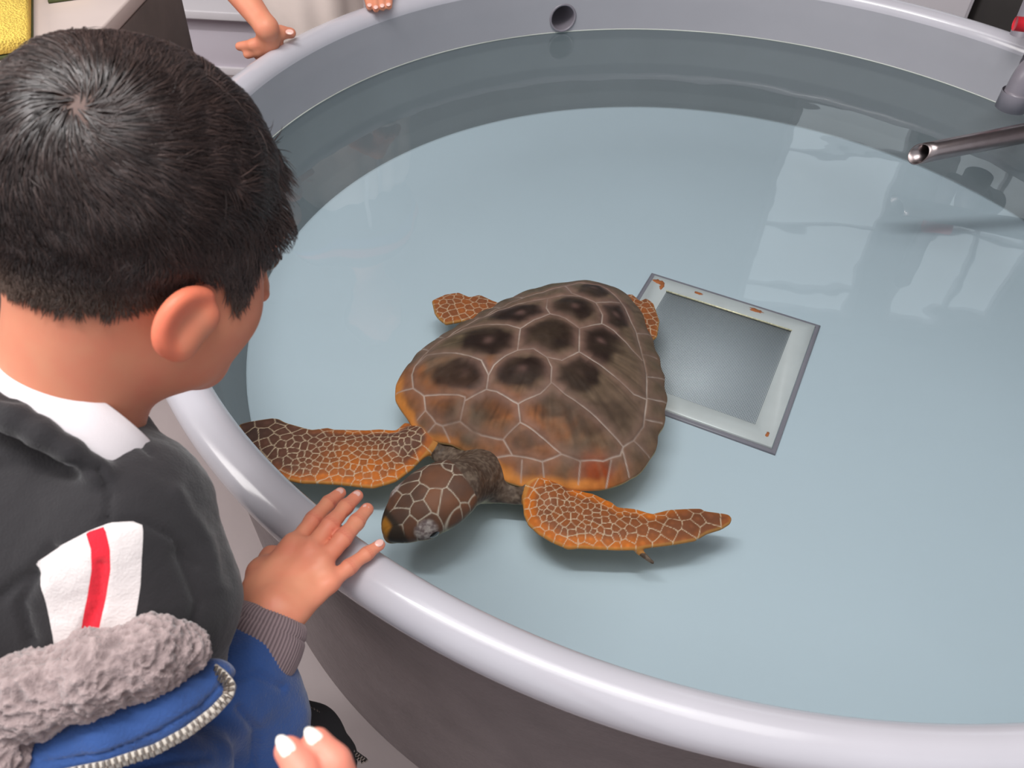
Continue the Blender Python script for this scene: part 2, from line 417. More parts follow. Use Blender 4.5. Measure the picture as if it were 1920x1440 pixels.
# drain grate lying on the tank bottom
def build_grate():
    c = [hit(*p, FZ+.004) for p in ((1222, 511), (1539, 610), (1462, 854))]
    u = c[1]-c[0]; v = c[2]-c[1]; v -= u*(u @ v)/(u @ u); W, H = np.linalg.norm(u), np.linalg.norm(v); u /= W; v /= H
    ctr = c[0]+u*W/2+v*H/2; ctr[2] = FZ
    root = empty('drain_grate', ctr, 'square steel drain grate with perforated mesh on the tank bottom', 'drain grate')
    def P(a, b, z): return ctr+u*a+v*b+np.array([0, 0, z])
    bw = .042; w2, h2 = W/2, H/2
    for nm, x0, x1, z0, z1, m in (('surround', .0, .008, .0005, .003, 'pvc'),):
        pass
    def frame(x, y, xi, yi, z0, z1, nm, m):
        rings = []
        for (a, b, z) in ((x, y, z0), (x, y, z1-.001), (x-.001, y-.001, z1), (xi, yi, z1), (xi, yi, z0)):
            rings.append([P(-a, -b, z), P(a, -b, z), P(a, b, z), P(-a, b, z)])
        V = np.array(rings).reshape(-1, 3); return make(nm, V, grid_faces(5, 4, wrap_v=True)[:, ::-1], m, root, smooth=False)
    frame(w2, h2, w2-.007, h2-.007, .0002, .004, 'base_flange', M['pvc'])
    m = mat('rusty_steel_frame', (206, 205, 204), .38, .15, mott=(20, .05))
    nt = m.node_tree
    fr = frame(w2-.008, h2-.008, w2-bw, h2-bw*1.0, .0002, .0065, 'frame', m)
    # rust patches: dense plate colours
    nx, ny = 110, 120
    mm = bpy.data.materials.new('perforated_steel'); mm.use_nodes = True; nt = mm.node_tree; b = nt.nodes['Principled BSDF']
    b.inputs['Metallic'].default_value = .1; b.inputs['Roughness'].default_value = .6
    tcn = nt.nodes.new('ShaderNodeTexCoord'); sep = nt.nodes.new('ShaderNodeVectorMath'); sep.operation = 'MULTIPLY'; sep.inputs[1].default_value = (95, 95, 0)
    fr_ = nt.nodes.new('ShaderNodeVectorMath'); fr_.operation = 'FRACTION'; sb = nt.nodes.new('ShaderNodeVectorMath'); sb.operation = 'SUBTRACT'; sb.inputs[1].default_value = (.5, .5, 0)
    ln = nt.nodes.new('ShaderNodeVectorMath'); ln.operation = 'LENGTH'; cmp = nt.nodes.new('ShaderNodeMath'); cmp.operation = 'LESS_THAN'; cmp.inputs[1].default_value = .34
    mixc = nt.nodes.new('ShaderNodeMix'); mixc.data_type = 'RGBA'
    mixc.inputs[6].default_value = (*S2L((196, 198, 202)), 1); mixc.inputs[7].default_value = (*S2L((76, 84, 90)), 1)
    L = nt.links.new; uvn = nt.nodes.new('ShaderNodeUVMap')
    L(uvn.outputs[0], sep.inputs[0]); L(sep.outputs[0], fr_.inputs[0]); L(fr_.outputs[0], sb.inputs[0]); L(sb.outputs[0], ln.inputs[0])
    L(ln.outputs['Value'], cmp.inputs[0]); L(cmp.outputs[0], mixc.inputs[0]); L(mixc.outputs[2], b.inputs['Base Color'])
    a, bb = w2-bw+.0006, h2-bw+.0006
    Vs = [P(-a, -bb, .004), P(a, -bb, .004), P(a, bb, .004), P(-a, bb, .004), P(-a, -bb, .002), P(a, -bb, .002), P(a, bb, .002), P(-a, bb, .002)]
    o = make('mesh_panel', Vs, np.array([[0, 1, 2, 3], [7, 6, 5, 4], [0, 4, 5, 1], [1, 5, 6, 2], [2, 6, 7, 3], [3, 7, 4, 0]])[:, ::-1], mm, root, smooth=False)
    uv = o.data.uv_layers.new(name='UVMap')
    for lp in o.data.loops:
        uv.data[lp.index].uv = [(0, 0), (1, 0), (1, 1), (0, 1)][lp.vertex_index % 4]
    # folded bright upper edge of the mesh and rust spots
    V, F = tube([P(-a, -bb+.001, .0072), P(a, -bb+.001, .0072)], .0014, 8); make('mesh_edge', V, F, mat('bright_edge', (238, 226, 190), .3, .3, mott=(300, .3)), root)
    rust = mat('rust', (176, 98, 50), .8, mott=(90, .25, 8))
    rnd = random.Random(4)
    for (x, y, rx, ry) in ((-w2+.022, -h2+.024, .012, .007), (-w2+.030, -h2+.032, .004, .012), (.045, -h2+.018, .012, .005), (-.06, -h2+.021, .009, .004), (w2-.02, h2-.03, .003, .006)):
        n = 16; rim = [P(x+rx*math.cos(t)*rnd.uniform(.6, 1.2), y+ry*math.sin(t)*rnd.uniform(.6, 1.2), .0069) for t in np.linspace(0, 2*np.pi, n, endpoint=False)]
        base = [q-np.array([0, 0, .0008]) for q in rim]
        V = np.array([P(x, y, .0071)]+rim+base); i = np.arange(n); j = (i+1) % n
        make('rust_spot', V, [np.stack([0*i, 1+i, 1+j], -1), np.stack([1+i, 1+n+i, 1+n+j, 1+j], -1)], rust, root)
build_grate()

exec_parts = []
# ------------------------------------------------------------------ turtle
TO = np.array([.0411534, .9257443]); AX = np.array([-.49496792, -.86891125]); AY = np.array([.86891125, -.49496792])
def tw(s, t, z): return np.array([TO[0]+AX[0]*s+AY[0]*t, TO[1]+AX[1]*s+AY[1]*t, z])
def tl(P): q = P[:, :2]-TO; return q @ AX, q @ AY
OUT = np.array([(.200, -.023), (.200, .0), (.204, .04), (.214, .072), (.208, .099), (.186, .129), (.171, .162), (.155, .185), (.13, .203), (.083, .216), (.031, .207), (-.031, .19), (-.07, .169), (-.117, .136), (-.16, .10), (-.196, .070), (-.221, .036), (-.228, -.005), (-.215, -.04), (-.19, -.066), (-.125, -.11), (-.07, -.13), (-.02, -.143), (.03, -.157), (.07, -.166), (.12, -.162), (.153, -.152), (.176, -.136), (.195, -.10), (.215, -.062)])
SEAMS = [[(0.124, -0.139), (0.14, -0.132), (0.161, -0.114), (0.167, -0.091), (0.184, -0.076), (0.195, -0.051), (0.193, -0.042), (0.178, -0.023)], [(0.193, -0.042), (0.2, -0.025)], [(0.195, -0.051), (0.206, -0.056)], [(0.184, -0.076), (0.196, -0.081)], [(0.161, -0.114), (0.167, -0.14)], [(0.167, -0.091), (0.161, -0.068), (0.153, -0.032), (0.157, -0.03), (0.178, -0.023)], [(0.178, -0.023), (0.18, -0.006), (0.181, 0.014), (0.177, 0.045), (0.152, 0.055), (0.132, 0.039), (0.128, 0.003), (0.131, -0.012), (0.157, -0.03)], [(0.177, 0.045), (0.189, 0.067), (0.199, 0.04)], [(0.189, 0.067), (0.176, 0.104), (0.155, 0.121), (0.152, 0.065), (0.152, 0.055)], [(0.155, 0.121), (0.149, 0.145), (0.131, 0.17), (0.109, 0.184), (0.097, 0.182), (0.078, 0.188), (0.047, 0.188), (0.003, 0.171), (-0.044, 0.148), (-0.076, 0.125), (-0.114, 0.098), (-0.144, 0.069), (-0.17, 0.042), (-.187, .0), (-.17, -.035), (-.144, -.043)], [(0.188, 0.081), (0.207, 0.092)], [(0.175, 0.104), (0.19, 0.117)], [(0.149, 0.146), (0.169, 0.156)], [(0.123, 0.178), (0.151, 0.188)], [(0.101, 0.183), (0.119, 0.205)], [(0.078, 0.188), (0.074, 0.214)], [(0.034, 0.184), (0.01, 0.202)], [(0.001, 0.17), (-0.033, 0.191)], [(-0.039, 0.152), (-0.075, 0.168)], [(-0.076, 0.125), (-0.102, 0.141)], [(-0.114, 0.098), (-0.152, 0.111)], [(0.131, -0.012), (0.114, -0.02), (0.097, -0.022), (0.077, -0.017), (0.059, -0.008), (0.017, -0.029)], [(0.059, -0.008), (0.046, 0.01), (0.049, 0.033), (0.061, 0.048), (0.085, 0.061), (0.106, 0.057), (0.132, 0.039)], [(0.049, 0.033), (0.042, 0.053), (0.012, 0.064), (-0.033, 0.04), (-0.039, 0.013), (-0.035, -0.01), (-0.01, -0.023), (0.017, -0.029)], [(0.083, 0.06), (0.088, 0.085), (0.09, 0.125), (0.094, 0.159), (0.097, 0.182)], [(0.012, 0.064), (0.012, 0.09), (0.013, 0.123), (0.015, 0.155), (0.003, 0.171)], [(-0.033, 0.04), (-0.072, 0.057), (-0.075, 0.076), (-0.067, 0.108), (-0.061, 0.132)], [(-0.035, -0.01), (-0.047, -0.023), (-0.077, -0.038), (-0.098, -0.025), (-0.109, 0.004), (-0.113, 0.026), (-0.092, 0.048), (-0.072, 0.057)], [(-0.144, -0.043), (-0.112, -0.015), (-0.109, 0.004)], [(-0.113, 0.026), (-0.161, 0.046)], [(0.114, -0.02), (0.097, -0.043), (0.096, -0.068), (0.097, -0.101), (0.101, -0.135), (0.124, -0.139)], [(0.017, -0.029), (0.015, -0.053), (0.022, -0.083), (0.036, -0.115), (0.061, -0.13)], [(-0.077, -0.038), (-0.054, -0.066), (-0.027, -0.091), (-0.003, -0.111)], [(0.124, -0.139), (0.087, -0.141), (0.061, -0.13), (0.023, -0.123), (-0.003, -0.111), (-0.04, -0.099), (-0.076, -0.079), (-0.103, -0.06), (-0.144, -0.043)], [(0.087, -0.141), (0.07, -0.176)], [(0.061, -0.13), (0.03, -0.171)], [(-0.003, -0.111), (-0.034, -0.153)], [(-0.04, -0.099), (-0.07, -0.138)], [(-0.076, -0.079), (-0.11, -0.125)]]
DARK = [(0.089, 0.017, -0.017, 0.03, 0.02, 0.013), (0.009, 0.016, -0.023, 0.028, 0.028, 0.017), (-0.07, 0.01, -0.025, 0.022, 0.027, 0.014), (-0.152, 0.002, -0.029, 0.011, 0.027, 0.014), (0.125, -0.054, -0.012, 0.031, 0.018, 0.012), (0.059, -0.056, -0.014, 0.032, 0.021, 0.014), (-0.019, -0.051, -0.014, 0.033, 0.021, 0.012), (0.051, 0.085, -0.02, 0.02, 0.026, 0.014), (-0.033, 0.077, -0.024, 0.016, 0.035, 0.018), (-0.114, 0.059, -0.03, 0.01, 0.033, 0.016), (0.149, 0.005, -0.009, 0.024, 0.014, 0.01), (0.109, 0.082, -0.016, 0.024, 0.013, 0.008), (0.177, -0.051, -0.005, 0.013, 0.011, 0.007), (0.162, 0.079, -0.011, 0.016, 0.01, 0.006), (0.088, 0.137, -0.028, 0.027, 0.018, 0.01)]
FLIP_L = [(0.329, -0.289), (0.316, -0.28), (0.301, -0.266), (0.293, -0.258), (0.29, -0.25), (0.29, -0.238), (0.285, -0.217), (0.28, -0.199), (0.265, -0.184), (0.263, -0.175), (0.256, -0.164), (0.249, -0.153), (0.239, -0.137), (0.228, -0.124), (0.217, -0.103), (0.198, -0.103), (0.19, -0.066), (0.21, -0.043), (0.26, -0.044), (0.287, -0.049), (0.298, -0.056), (0.313, -0.067), (0.32, -0.08), (0.325, -0.091), (0.335, -0.111), (0.346, -0.13), (0.358, -0.149), (0.366, -0.173), (0.363, -0.206), (0.355, -0.232), (0.342, -0.269)]
FLIP_R = [(0.226, 0.107), (0.204, 0.102), (0.167, 0.121), (0.161, 0.138), (0.169, 0.154), (0.168, 0.167), (0.164, 0.177), (0.164, 0.189), (0.163, 0.204), (0.166, 0.213), (0.156, 0.233), (0.151, 0.255), (0.133, 0.27), (0.117, 0.291), (0.108, 0.304), (0.109, 0.31), (0.1, 0.33), (0.097, 0.338), (0.1, 0.344), (0.109, 0.345), (0.123, 0.339), (0.14, 0.326), (0.158, 0.318), (0.177, 0.299), (0.201, 0.272), (0.211, 0.262), (0.224, 0.243), (0.236, 0.223), (0.247, 0.203), (0.257, 0.191), (0.259, 0.17), (0.258, 0.15), (0.253, 0.131), (0.242, 0.118)]
REAR_L = [(-0.04, -0.228), (-0.065, -0.219), (-0.082, -0.204), (-0.082, -0.183), (-0.097, -0.172), (-0.096, -0.145), (-0.105, -0.09), (-0.03, -0.08), (-0.028, -0.157), (-0.005, -0.176), (-0.01, -0.194), (-0.017, -0.206)]
REAR_R = [(-0.234, 0.025), (-0.242, 0.034), (-0.233, 0.053), (-0.246, 0.057), (-0.24, 0.074), (-0.205, 0.101), (-0.168, 0.114), (-0.155, 0.111), (-0.12, 0.083), (-0.16, 0.027)]
HEAD_S = [(0.295, -0.01, 0.0088), (0.27, 0.009, 0.0066), (0.269, 0.026, 0.0058), (0.299, 0.024, 0.0219), (0.294, 0.061, 0.016), (0.326, 0.003, 0.0102), (0.345, 0.011, 0.0088), (0.329, 0.021, 0.0088), (0.327, 0.041, 0.0102), (0.32, 0.057, 0.0117), (0.345, 0.034, 0.0095), (0.359, 0.015, 0.0088), (0.364, 0.033, 0.0088), (0.312, -0.004, 0.0117), (0.294, 0.081, 0.0088), (0.323, 0.072, 0.0058), (0.309, 0.079, 0.0058), (0.376, 0.023, 0.0088), (0.355, 0.05, 0.0117), (0.345, -0.006, 0.0088), (0.275, 0.042, 0.0073), (0.28, -0.012, 0.0073), (0.282, 0.029, 0.0058), (0.278, 0.061, 0.0058)]
ZR = .355
def segdist(Q, a, b):
    a, b = np.asarray(a), np.asarray(b); ba = b-a
    t = np.clip(((Q-a) @ ba)/(ba @ ba), 0, 1); return np.linalg.norm(Q-a-t[:, None]*ba, axis=1)
def polysd(Q, poly):
    """signed distance to a closed polygon, positive inside"""
    poly = np.asarray(poly, float); n = len(poly); d = np.full(len(Q), 1e9); ins = np.zeros(len(Q), bool)
    for i in range(n):
        a, b = poly[i], poly[(i+1) % n]; d = np.minimum(d, segdist(Q, a, b))
        c = ((a[1] > Q[:, 1]) != (b[1] > Q[:, 1]))
        x = (b[0]-a[0])*(Q[:, 1]-a[1])/(b[1]-a[1] if b[1] != a[1] else 1e-9)+a[0]
        ins ^= c & (Q[:, 0] < x)
    return np.where(ins, d, -d)
def lerp(a, b, t):
    t = np.clip(t, 0, 1)[:, None]; return a*(1-t)+b*t
def sstep(a, b, x):
    t = np.clip((x-a)/(b-a), 0, 1); return t*t*(3-2*t)

def build_turtle():
    root = empty('sea_turtle', tuple(tw(0, 0, FZ)), 'brown and orange sea turtle swimming with flippers spread in the tank', 'turtle')
    # ---- carapace: polar grid over the outline, dome with keel knobs and seam grooves
    O0 = np.array([.02, .012]); d = OUT-O0; an = np.arctan2(d[:, 1], d[:, 0]); R = np.hypot(*d.T); o = np.argsort(an); an, R = an[o], R[o]
    nth, nr = 900, 260
    th = np.linspace(-np.pi, np.pi, nth, endpoint=False)
    Rr = np.interp(th, np.r_[an-2*np.pi, an, an+2*np.pi], np.r_[R, R, R])
    for _ in range(14): Rr = .5*Rr+.25*(np.roll(Rr, 1)+np.roll(Rr, -1))
    Rr = Rr+.0014*np.cos(th*26+1)*(np.abs(th) > 1.1)
    rho = 1-(1-np.linspace(0.002, 1, nr))**1.0
    rr = rho[None, :]*Rr[:, None]
    s = O0[0]+rr*np.cos(th)[:, None]; t = O0[1]+rr*np.sin(th)[:, None]
    S, T = s.ravel(), t.ravel(); RH = np.broadcast_to(rho[None], (nth, nr)).ravel()
    Q = np.stack([S, T], -1)
    dm = np.full(len(Q), 1e9); dmain = np.full(len(Q), 1e9)
    for l in SEAMS:
        l2 = np.array(l)
        for i in range(len(l2)-1): dm = np.minimum(dm, segdist(Q, l2[i], l2[i+1]))
    P3 = np.stack([S, T, 0*S], -1)
    z = ZR+.075*(1-RH**2.3)**.85
    z += .0035*sstep(.8, 1, RH)*sstep(1.1, 1.6, np.abs(np.repeat(th, nr)))
    dk = np.zeros(len(Q))
    for i, (a, b, ua, ub, va, vb) in enumerate(DARK):
        Mx = np.linalg.inv(np.array([[ua, va], [ub, vb]])); q = (Q-np.array([a, b])) @ Mx.T
        e = np.hypot(*q.T)/1.1+.22*fbm(P3, 45, 2, 5)
        w_ = (1-sstep(.85, 1.3, e))
        if i < 4: z += .0045*np.exp(-(e/.75)**2)
        dk = np.maximum(dk, w_*(1 if i < 10 else .5))
    z += .0006*fbm(P3, 70, 3, 2)-.0011*np.exp(-(dm/.0016)**2)+.001*np.minimum(dm/.012, 1)
    olive = S2L((112, 88, 72)); pink = S2L((144, 108, 96)); dark = S2L((46, 32, 27)); brown = S2L((112, 72, 48)); orange = S2L((208, 128, 62)); amber = S2L((150, 62, 28))
    n1 = fbm(P3, 30, 3, 1); n2 = fbm(P3, 14, 2, 9)
    c = lerp(np.tile(olive, (len(Q), 1)), np.tile(S2L((98, 80, 62)), (len(Q), 1)), .5+.6*n2)
    # warm front scutes
    front = sstep(.08, .17, S+.1*n1*.3)*(RH < 2)
    c = lerp(c, np.tile(S2L((146, 88, 52)), (len(Q), 1)), front*(.75+.6*n1))
    # fine growth rays inside each scute
    ang = np.arctan2(T-.012, S-.02); ray = noise(np.stack([ang*38, RH*5, 0*S], -1), 1, 3)
    c = c*(1+.26*ray*sstep(.004, .02, dm))[:, None]
    c = lerp(c, np.tile(dark, (len(Q), 1)), dk*(.88+.2*n1))
    core = np.zeros(len(Q))
    for (a, b, *_r) in DARK[:10]: core = np.maximum(core, np.exp(-((S-a)**2+(T-b)**2)/.007**2))
    c = lerp(c, np.tile(S2L((125, 92, 84)), (len(Q), 1)), core*(.2+.6*n1))
    mid = (np.abs(T-.012) < .07) & (S < .15)
    c = lerp(c, np.tile(pink, (len(Q), 1)), np.exp(-(dm/.010)**2)*(.45+.25*mid)+.0*n1)
    rimz = sstep(.94, .985, RH+.02*n1)*sstep(.125, .16, S)*(1-.75*np.exp(-((T-.0)/.035)**2))
    c = lerp(c, np.tile(orange, (len(Q), 1)), rimz*sstep(.0, .5, 1-np.abs(noise(P3, 22, 8))))
    red = np.exp(-(((S-.148)/.02)**2+((T-.172)/.024)**2)**1.5)
    c = lerp(c, np.tile(amber, (len(Q), 1)), red*(.8+.4*ray)*(1-rimz*.6))
    rimr = sstep(.93, 1, RH)*(1-sstep(.1, .15, S)); c = lerp(c, np.tile(S2L((120, 88, 66)), (len(Q), 1)), rimr*.6)
    seam = np.exp(-(dm/.0010)**2)
    c = lerp(c, np.tile(S2L((190, 168, 156)), (len(Q), 1)), seam*(.62+.4*n1))
    V = np.stack([TO[0]+AX[0]*S+AY[0]*T, TO[1]+AX[1]*S+AY[1]*T, z], -1)
    # underside (bridge and plastron) closes the shell
    rb = np.array([1.0, .985, .95, .85, .6, .3, .002]); zb = np.array([ZR-.003, ZR-.006, ZR-.009, ZR-.014, ZR-.024, ZR-.03, ZR-.031])
    sb = O0[0]+rb[None]*Rr[:, None]*np.cos(th)[:, None]; tb = O0[1]+rb[None]*Rr[:, None]*np.sin(th)[:, None]
    Vb = np.stack([TO[0]+AX[0]*sb+AY[0]*tb, TO[1]+AX[1]*sb+AY[1]*tb, np.broadcast_to(zb, sb.shape)], -1)
    Vall = np.concatenate([V.reshape(nth, nr, 3), Vb], 1).reshape(-1, 3)
    cb = np.broadcast_to(S2L((214, 186, 130)), (nth, len(rb), 3))
    Call = np.concatenate([c.reshape(nth, nr, 3), cb], 1).reshape(-1, 3)
    F = grid_faces(nth, nr+len(rb), wrap_u=True)
    carap = make('carapace', Vall, F, M['shell'], root, cols=np.clip(Call, 0, 1))
    # ---- body: flippers, neck and head as one skin
    def slab(poly, z0, t0, bulge, zslope=(0, 0), zc=(0, 0)):
        poly = np.array(poly); poly = np.vstack([poly]); lo, hi = poly.min(0)-.03, poly.max(0)+.03; hh = .0015
        n = np.ceil((hi-lo)/hh).astype(int)+2
        g = np.stack(np.meshgrid(*[np.arange(x) for x in n], indexing='ij'), -1).reshape(-1, 2)*hh+lo
        D = polysd(g, poly).reshape(n)
        for _ in range(3): D = (D+np.roll(D, 1, 0)+np.roll(D, -1, 0)+np.roll(D, 1, 1)+np.roll(D, -1, 1))/5
        def f(P):
            a, b = tl(P); q = (np.stack([a, b], -1)-lo)/hh; q0 = np.clip(q, 0, np.array(n)-2.001); i = q0.astype(int); fr = q0-i
            dd = (D[i[:, 0], i[:, 1]]*(1-fr[:, 0])*(1-fr[:, 1])+D[i[:, 0]+1, i[:, 1]]*fr[:, 0]*(1-fr[:, 1])+D[i[:, 0], i[:, 1]+1]*(1-fr[:, 0])*fr[:, 1]+D[i[:, 0]+1, i[:, 1]+1]*fr[:, 0]*fr[:, 1])
            dd = dd-np.linalg.norm(q-q0, axis=1)*hh
            zm = z0+zslope[0]*(a-zc[0])+zslope[1]*(b-zc[1])
            return np.sqrt(np.maximum(t0-dd, 0)**2+(P[:, 2]-zm)**2)-t0-bulge*sstep(0, .028, dd)
        c4 = [tw(a, b, z0+s_*.03) for a in (lo[0], hi[0]) for b in (lo[1], hi[1]) for s_ in (-1, 1)]
        return f, np.min(c4, 0), np.max(c4, 0)
    m = Sdf()
    m.fn(*slab(FLIP_L, .346, .0035, .005), k=.01)
    m.fn(*slab(FLIP_R, .348, .0035, .006), k=.01)
    m.fn(*slab(REAR_L, .347, .0035, .003), k=.01)
    m.fn(*slab(REAR_R, .347, .0035, .003), k=.01)
    hf = nrm(np.r_[AX*.923+AY*(-.385), -.18]); hr = nrm(np.cross(hf, [0, 0, 1])); hu = np.cross(hr, hf); HR = np.stack([hf, hr, hu], -1)
    hr_sign = 1 if hr[:2] @ AY > 0 else -1
    hc = tw(.320, .025, .386)
    H = lambda f, r, u: hc+hf*f+hr*(r*hr_sign)+hu*u
    m.ell(H(-.012, 0, .002), (.060, .045, .031), HR, k=.01)
    m.ell(H(.026, 0, -.004), (.036, .028, .023), HR, k=.014)
    m.cap(H(.046, 0, -.006), H(.057, 0, -.016), .0115, .0065, k=.010)
    m.ell(H(.017, .029, .002), (.016, .0125, .0135), HR, k=.007)
    m.ell(H(.017, -.029, .002), (.016, .0125, .0135), HR, k=.007)
    m.cap(H(.0, 0, -.014), H(.045, 0, -.02), .019, .008, k=.012)
    m.cap(H(-.040, 0, -.006), tw(.20, .035, .334), .030, .034, k=.016)
    m.ell(tw(.195, .030, .333), (.042, .085, .020), np.array([[AX[0], AY[0], 0], [AX[1], AY[1], 0], [0, 0, 1]]), k=.02)
    m.cap(tw(.195, -.06, .347), tw(.24, -.085, .347), .018, .012, k=.02)
    m.cap(tw(.18, .08, .347), tw(.20, .13, .347), .02, .014, k=.02)
    m.ell(tw(0, .01, .345), (.17, .12, .022), np.array([[AX[0], AY[0], 0], [AX[1], AY[1], 0], [0, 0, 1]]), k=.02)
    m.cap(tw(.207, .263, .343), tw(.2095, .285, .338), .0045, .0022, k=.004)      # claw on the right flipper
    m.cap(tw(.352, -.20, .342), tw(.364, -.196, .339), .0035, .0015, k=.004)
    V, Q4 = m.mesh(.0013)
    V = relax(V, Q4, 1, .4); N = normals_of(V, Q4)
    S, T = tl(V); Q = np.stack([S, T], -1); P3 = np.stack([S, T, V[:, 2]], -1); n1 = fbm(P3, 40, 3, 1)
    rnd = np.random.RandomState(7)
    seeds, sr, sk = [], [], []
    def dart(poly, radf, kind, n=9000):
        poly = np.array(poly); lo, hi = poly.min(0), poly.max(0); cand = rnd.rand(n, 2)*(hi-lo)+lo; cand = cand[polysd(cand, poly) > -.002]
        rad = radf(cand, polysd(cand, poly)); ks, kr = [], []
        for p, r in zip(cand, rad):
            if ks:
                kk = np.array(ks); dd = np.hypot(*(kk-p).T)
                if np.any(dd < .95*(r+np.array(kr))): continue
            ks.append(p); kr.append(r)
        seeds.extend(ks); sr.extend(kr); sk.extend([kind]*len(ks))
    def radL(p, d):
        u = np.clip((-p[:, 1]-.05)/.24, 0, 1); r = .0040+.0045*sstep(.45, 1, u); lead = p[:, 0]-(.29+.22*np.clip(-p[:, 1]-.06, 0, .13)); return r+.0026*(d < .012)
    def radR(p, d):
        u = np.clip((p[:, 1]-.12)/.22, 0, 1); return .0038+.0042*sstep(.4, .95, u)+.0026*(d < .012)
    dart(FLIP_L, radL, 0); dart(FLIP_R, radR, 1)
    dart(REAR_L, lambda p, d: .0055+0*d, 2); dart(REAR_R, lambda p, d: .0055+0*d, 2)
    def cells(Q, seeds, rads):
        F1 = np.full(len(Q), 1e9); F2 = np.full(len(Q), 1e9); I = np.zeros(len(Q), int)
        for i, (p, r) in enumerate(zip(seeds, rads)):
            dd = np.hypot(Q[:, 0]-p[0], Q[:, 1]-p[1])-r; c = dd < F1
            F2 = np.where(c, F1, np.minimum(F2, dd)); F1 = np.where(c, dd, F1); I[c] = i
        return F1, F2, I
    # signed region masks
    hd = (V-H(-.052, 0, 0)) @ hf                           # > 0 on the head
    dH = np.linalg.norm((V-hc) @ HR/np.array([.085, .065, .05]), axis=1)
    isH = (hd > 0) & (dH < 1.15)
    seam = np.zeros(len(V)); base = np.tile(S2L((96, 84, 74)), (len(V), 1))
    F1, F2, I = np.zeros(len(V)), np.zeros(len(V)), np.zeros(len(V), int)
    reg = {k: polysd(Q, p) for k, p in (('L', FLIP_L), ('R', FLIP_R), ('l', REAR_L), ('r', REAR_R))}
    flp = np.maximum.reduce(list(reg.values())) > -.004
    seeds = np.array(seeds); sr = np.array(sr); sk = np.array(sk)
    idx = np.nonzero(flp & ~isH)[0]
    for kind, key in ((0, 'L'), (1, 'R'), (2, 'lr')):
        ii = idx[np.maximum.reduce([reg[c] for c in key])[idx] > -.004]
        ks = np.nonzero(sk == kind)[0]
        a, b, c_ = cells(Q[ii]+.0006*np.stack([noise(P3[ii], 160, 5), noise(P3[ii], 160, 6)], -1), seeds[ks], sr[ks]*.6); I[ii] = ks[c_]
        seam[ii] = np.exp(-((b-a)/.0009)**2)
        tone = np.array([hash3(int(x), 3, 7, 1) for x in range(len(seeds))])[I[ii]]
        brown = S2L((112, 70, 54)); oran = S2L((212, 112, 38)); dk = S2L((74, 54, 48))
        q = Q[ii]
        if kind == 0:
            warm = sstep(.19, .07, -q[:, 1])*sstep(.24, .30, q[:, 0])+.9*sstep(.015, .005, reg['L'][ii])*sstep(.22, .14, -q[:, 1]); dark_ = sstep(.17, .27, -q[:, 1])
        elif kind == 1:
            warm = .95*sstep(.02, .006, reg['R'][ii])*sstep(.30, .24, q[:, 1])+.35; dark_ = .6*sstep(.22, .34, q[:, 1])*sstep(.004, .012, reg['R'][ii])
        else:
            warm = .4+0*tone; dark_ = 0*tone
        cc = lerp(np.tile(brown, (len(ii), 1)), np.tile(oran, (len(ii), 1)), warm*(.55+.6*tone))
        cc = lerp(cc, np.tile(dk, (len(ii), 1)), dark_*(.4+.6*tone))
        cc = cc*(.86+.25*sstep(.0, .004, -a)[:, None])
        edge = sstep(.0035, .001, np.maximum.reduce([reg[c] for c in key])[ii]); cc = lerp(cc, np.tile(S2L((205, 150, 80)), (len(ii), 1)), edge*.5)
        sc_ = np.tile(S2L((214, 186, 156)), (len(ii), 1))
        base[ii] = lerp(cc, sc_, seam[ii]*.9)
    # neck and shoulders: fine wrinkles
    oth = ~flp & ~isH
    spk = fbm(P3, 260, 2, 4); base[oth] = lerp(np.tile(S2L((84, 66, 56)), (oth.sum(), 1)), np.tile(S2L((124, 104, 90)), (oth.sum(), 1)), (.3+.7*spk)[oth])
    # head plates
    hl = (V-hc) @ HR; hl[:, 1] *= hr_sign
    ii = np.nonzero(isH)[0]
    a, b, ih = cells(Q[ii], [x[:2] for x in HEAD_S], [x[2]*.62 for x in HEAD_S])
    sm = np.exp(-((b-a)/.0011)**2)
    tone = np.array([hash3(int(x), 5, 2, 3) for x in range(len(HEAD_S))])[ih]
    cc = lerp(np.tile(S2L((92, 66, 55)), (len(ii), 1)), np.tile(S2L((132, 84, 60)), (len(ii), 1)), tone*.8+.5*n1[ii])
    cc = lerp(cc, np.tile(S2L((208, 188, 168)), (len(ii), 1)), sm*.9)
    side = sstep(.006, -.008, hl[ii, 2]+.25*np.maximum(0, -hl[ii, 0])*.0)
    cc = lerp(cc, lerp(np.tile(S2L((158, 156, 132)), (len(ii), 1)), np.tile(S2L((66, 62, 56)), (len(ii), 1)), .5+.9*fbm(P3[ii], 60, 2, 8)), side*sstep(.05, .0, hl[ii, 0]))
    for sg in (1, -1):                                      # wrinkled grey eyelids
        e = np.linalg.norm((hl[ii]-np.array([.017, .030*sg, .006]))/np.array([.017, .013, .014]), axis=1)
        cc = lerp(cc, lerp(np.tile(S2L((120, 100, 98)), (len(ii), 1)), np.tile(S2L((190, 172, 165)), (len(ii), 1)), .5+.9*fbm(P3[ii], 330, 2, 3)), sstep(1.15, .9, e))
    beak = sstep(.040, .046, hl[ii, 0]); cc = lerp(cc, np.tile(S2L((64, 52, 44)), (len(ii), 1)), beak)
    nos = sstep(.009, .006, np.linalg.norm(hl[ii]-np.array([.047, 0, .004]), axis=1)); cc = lerp(cc, np.tile(S2L((120, 112, 118)), (len(ii), 1)), nos)
    tipc = sstep(.048, .054, hl[ii, 0]+.3*np.abs(hl[ii, 1])*0); cc = lerp(cc, np.tile(S2L((198, 128, 48)), (len(ii), 1)), tipc*sstep(.012, .006, np.abs(hl[ii, 1]+.002)))
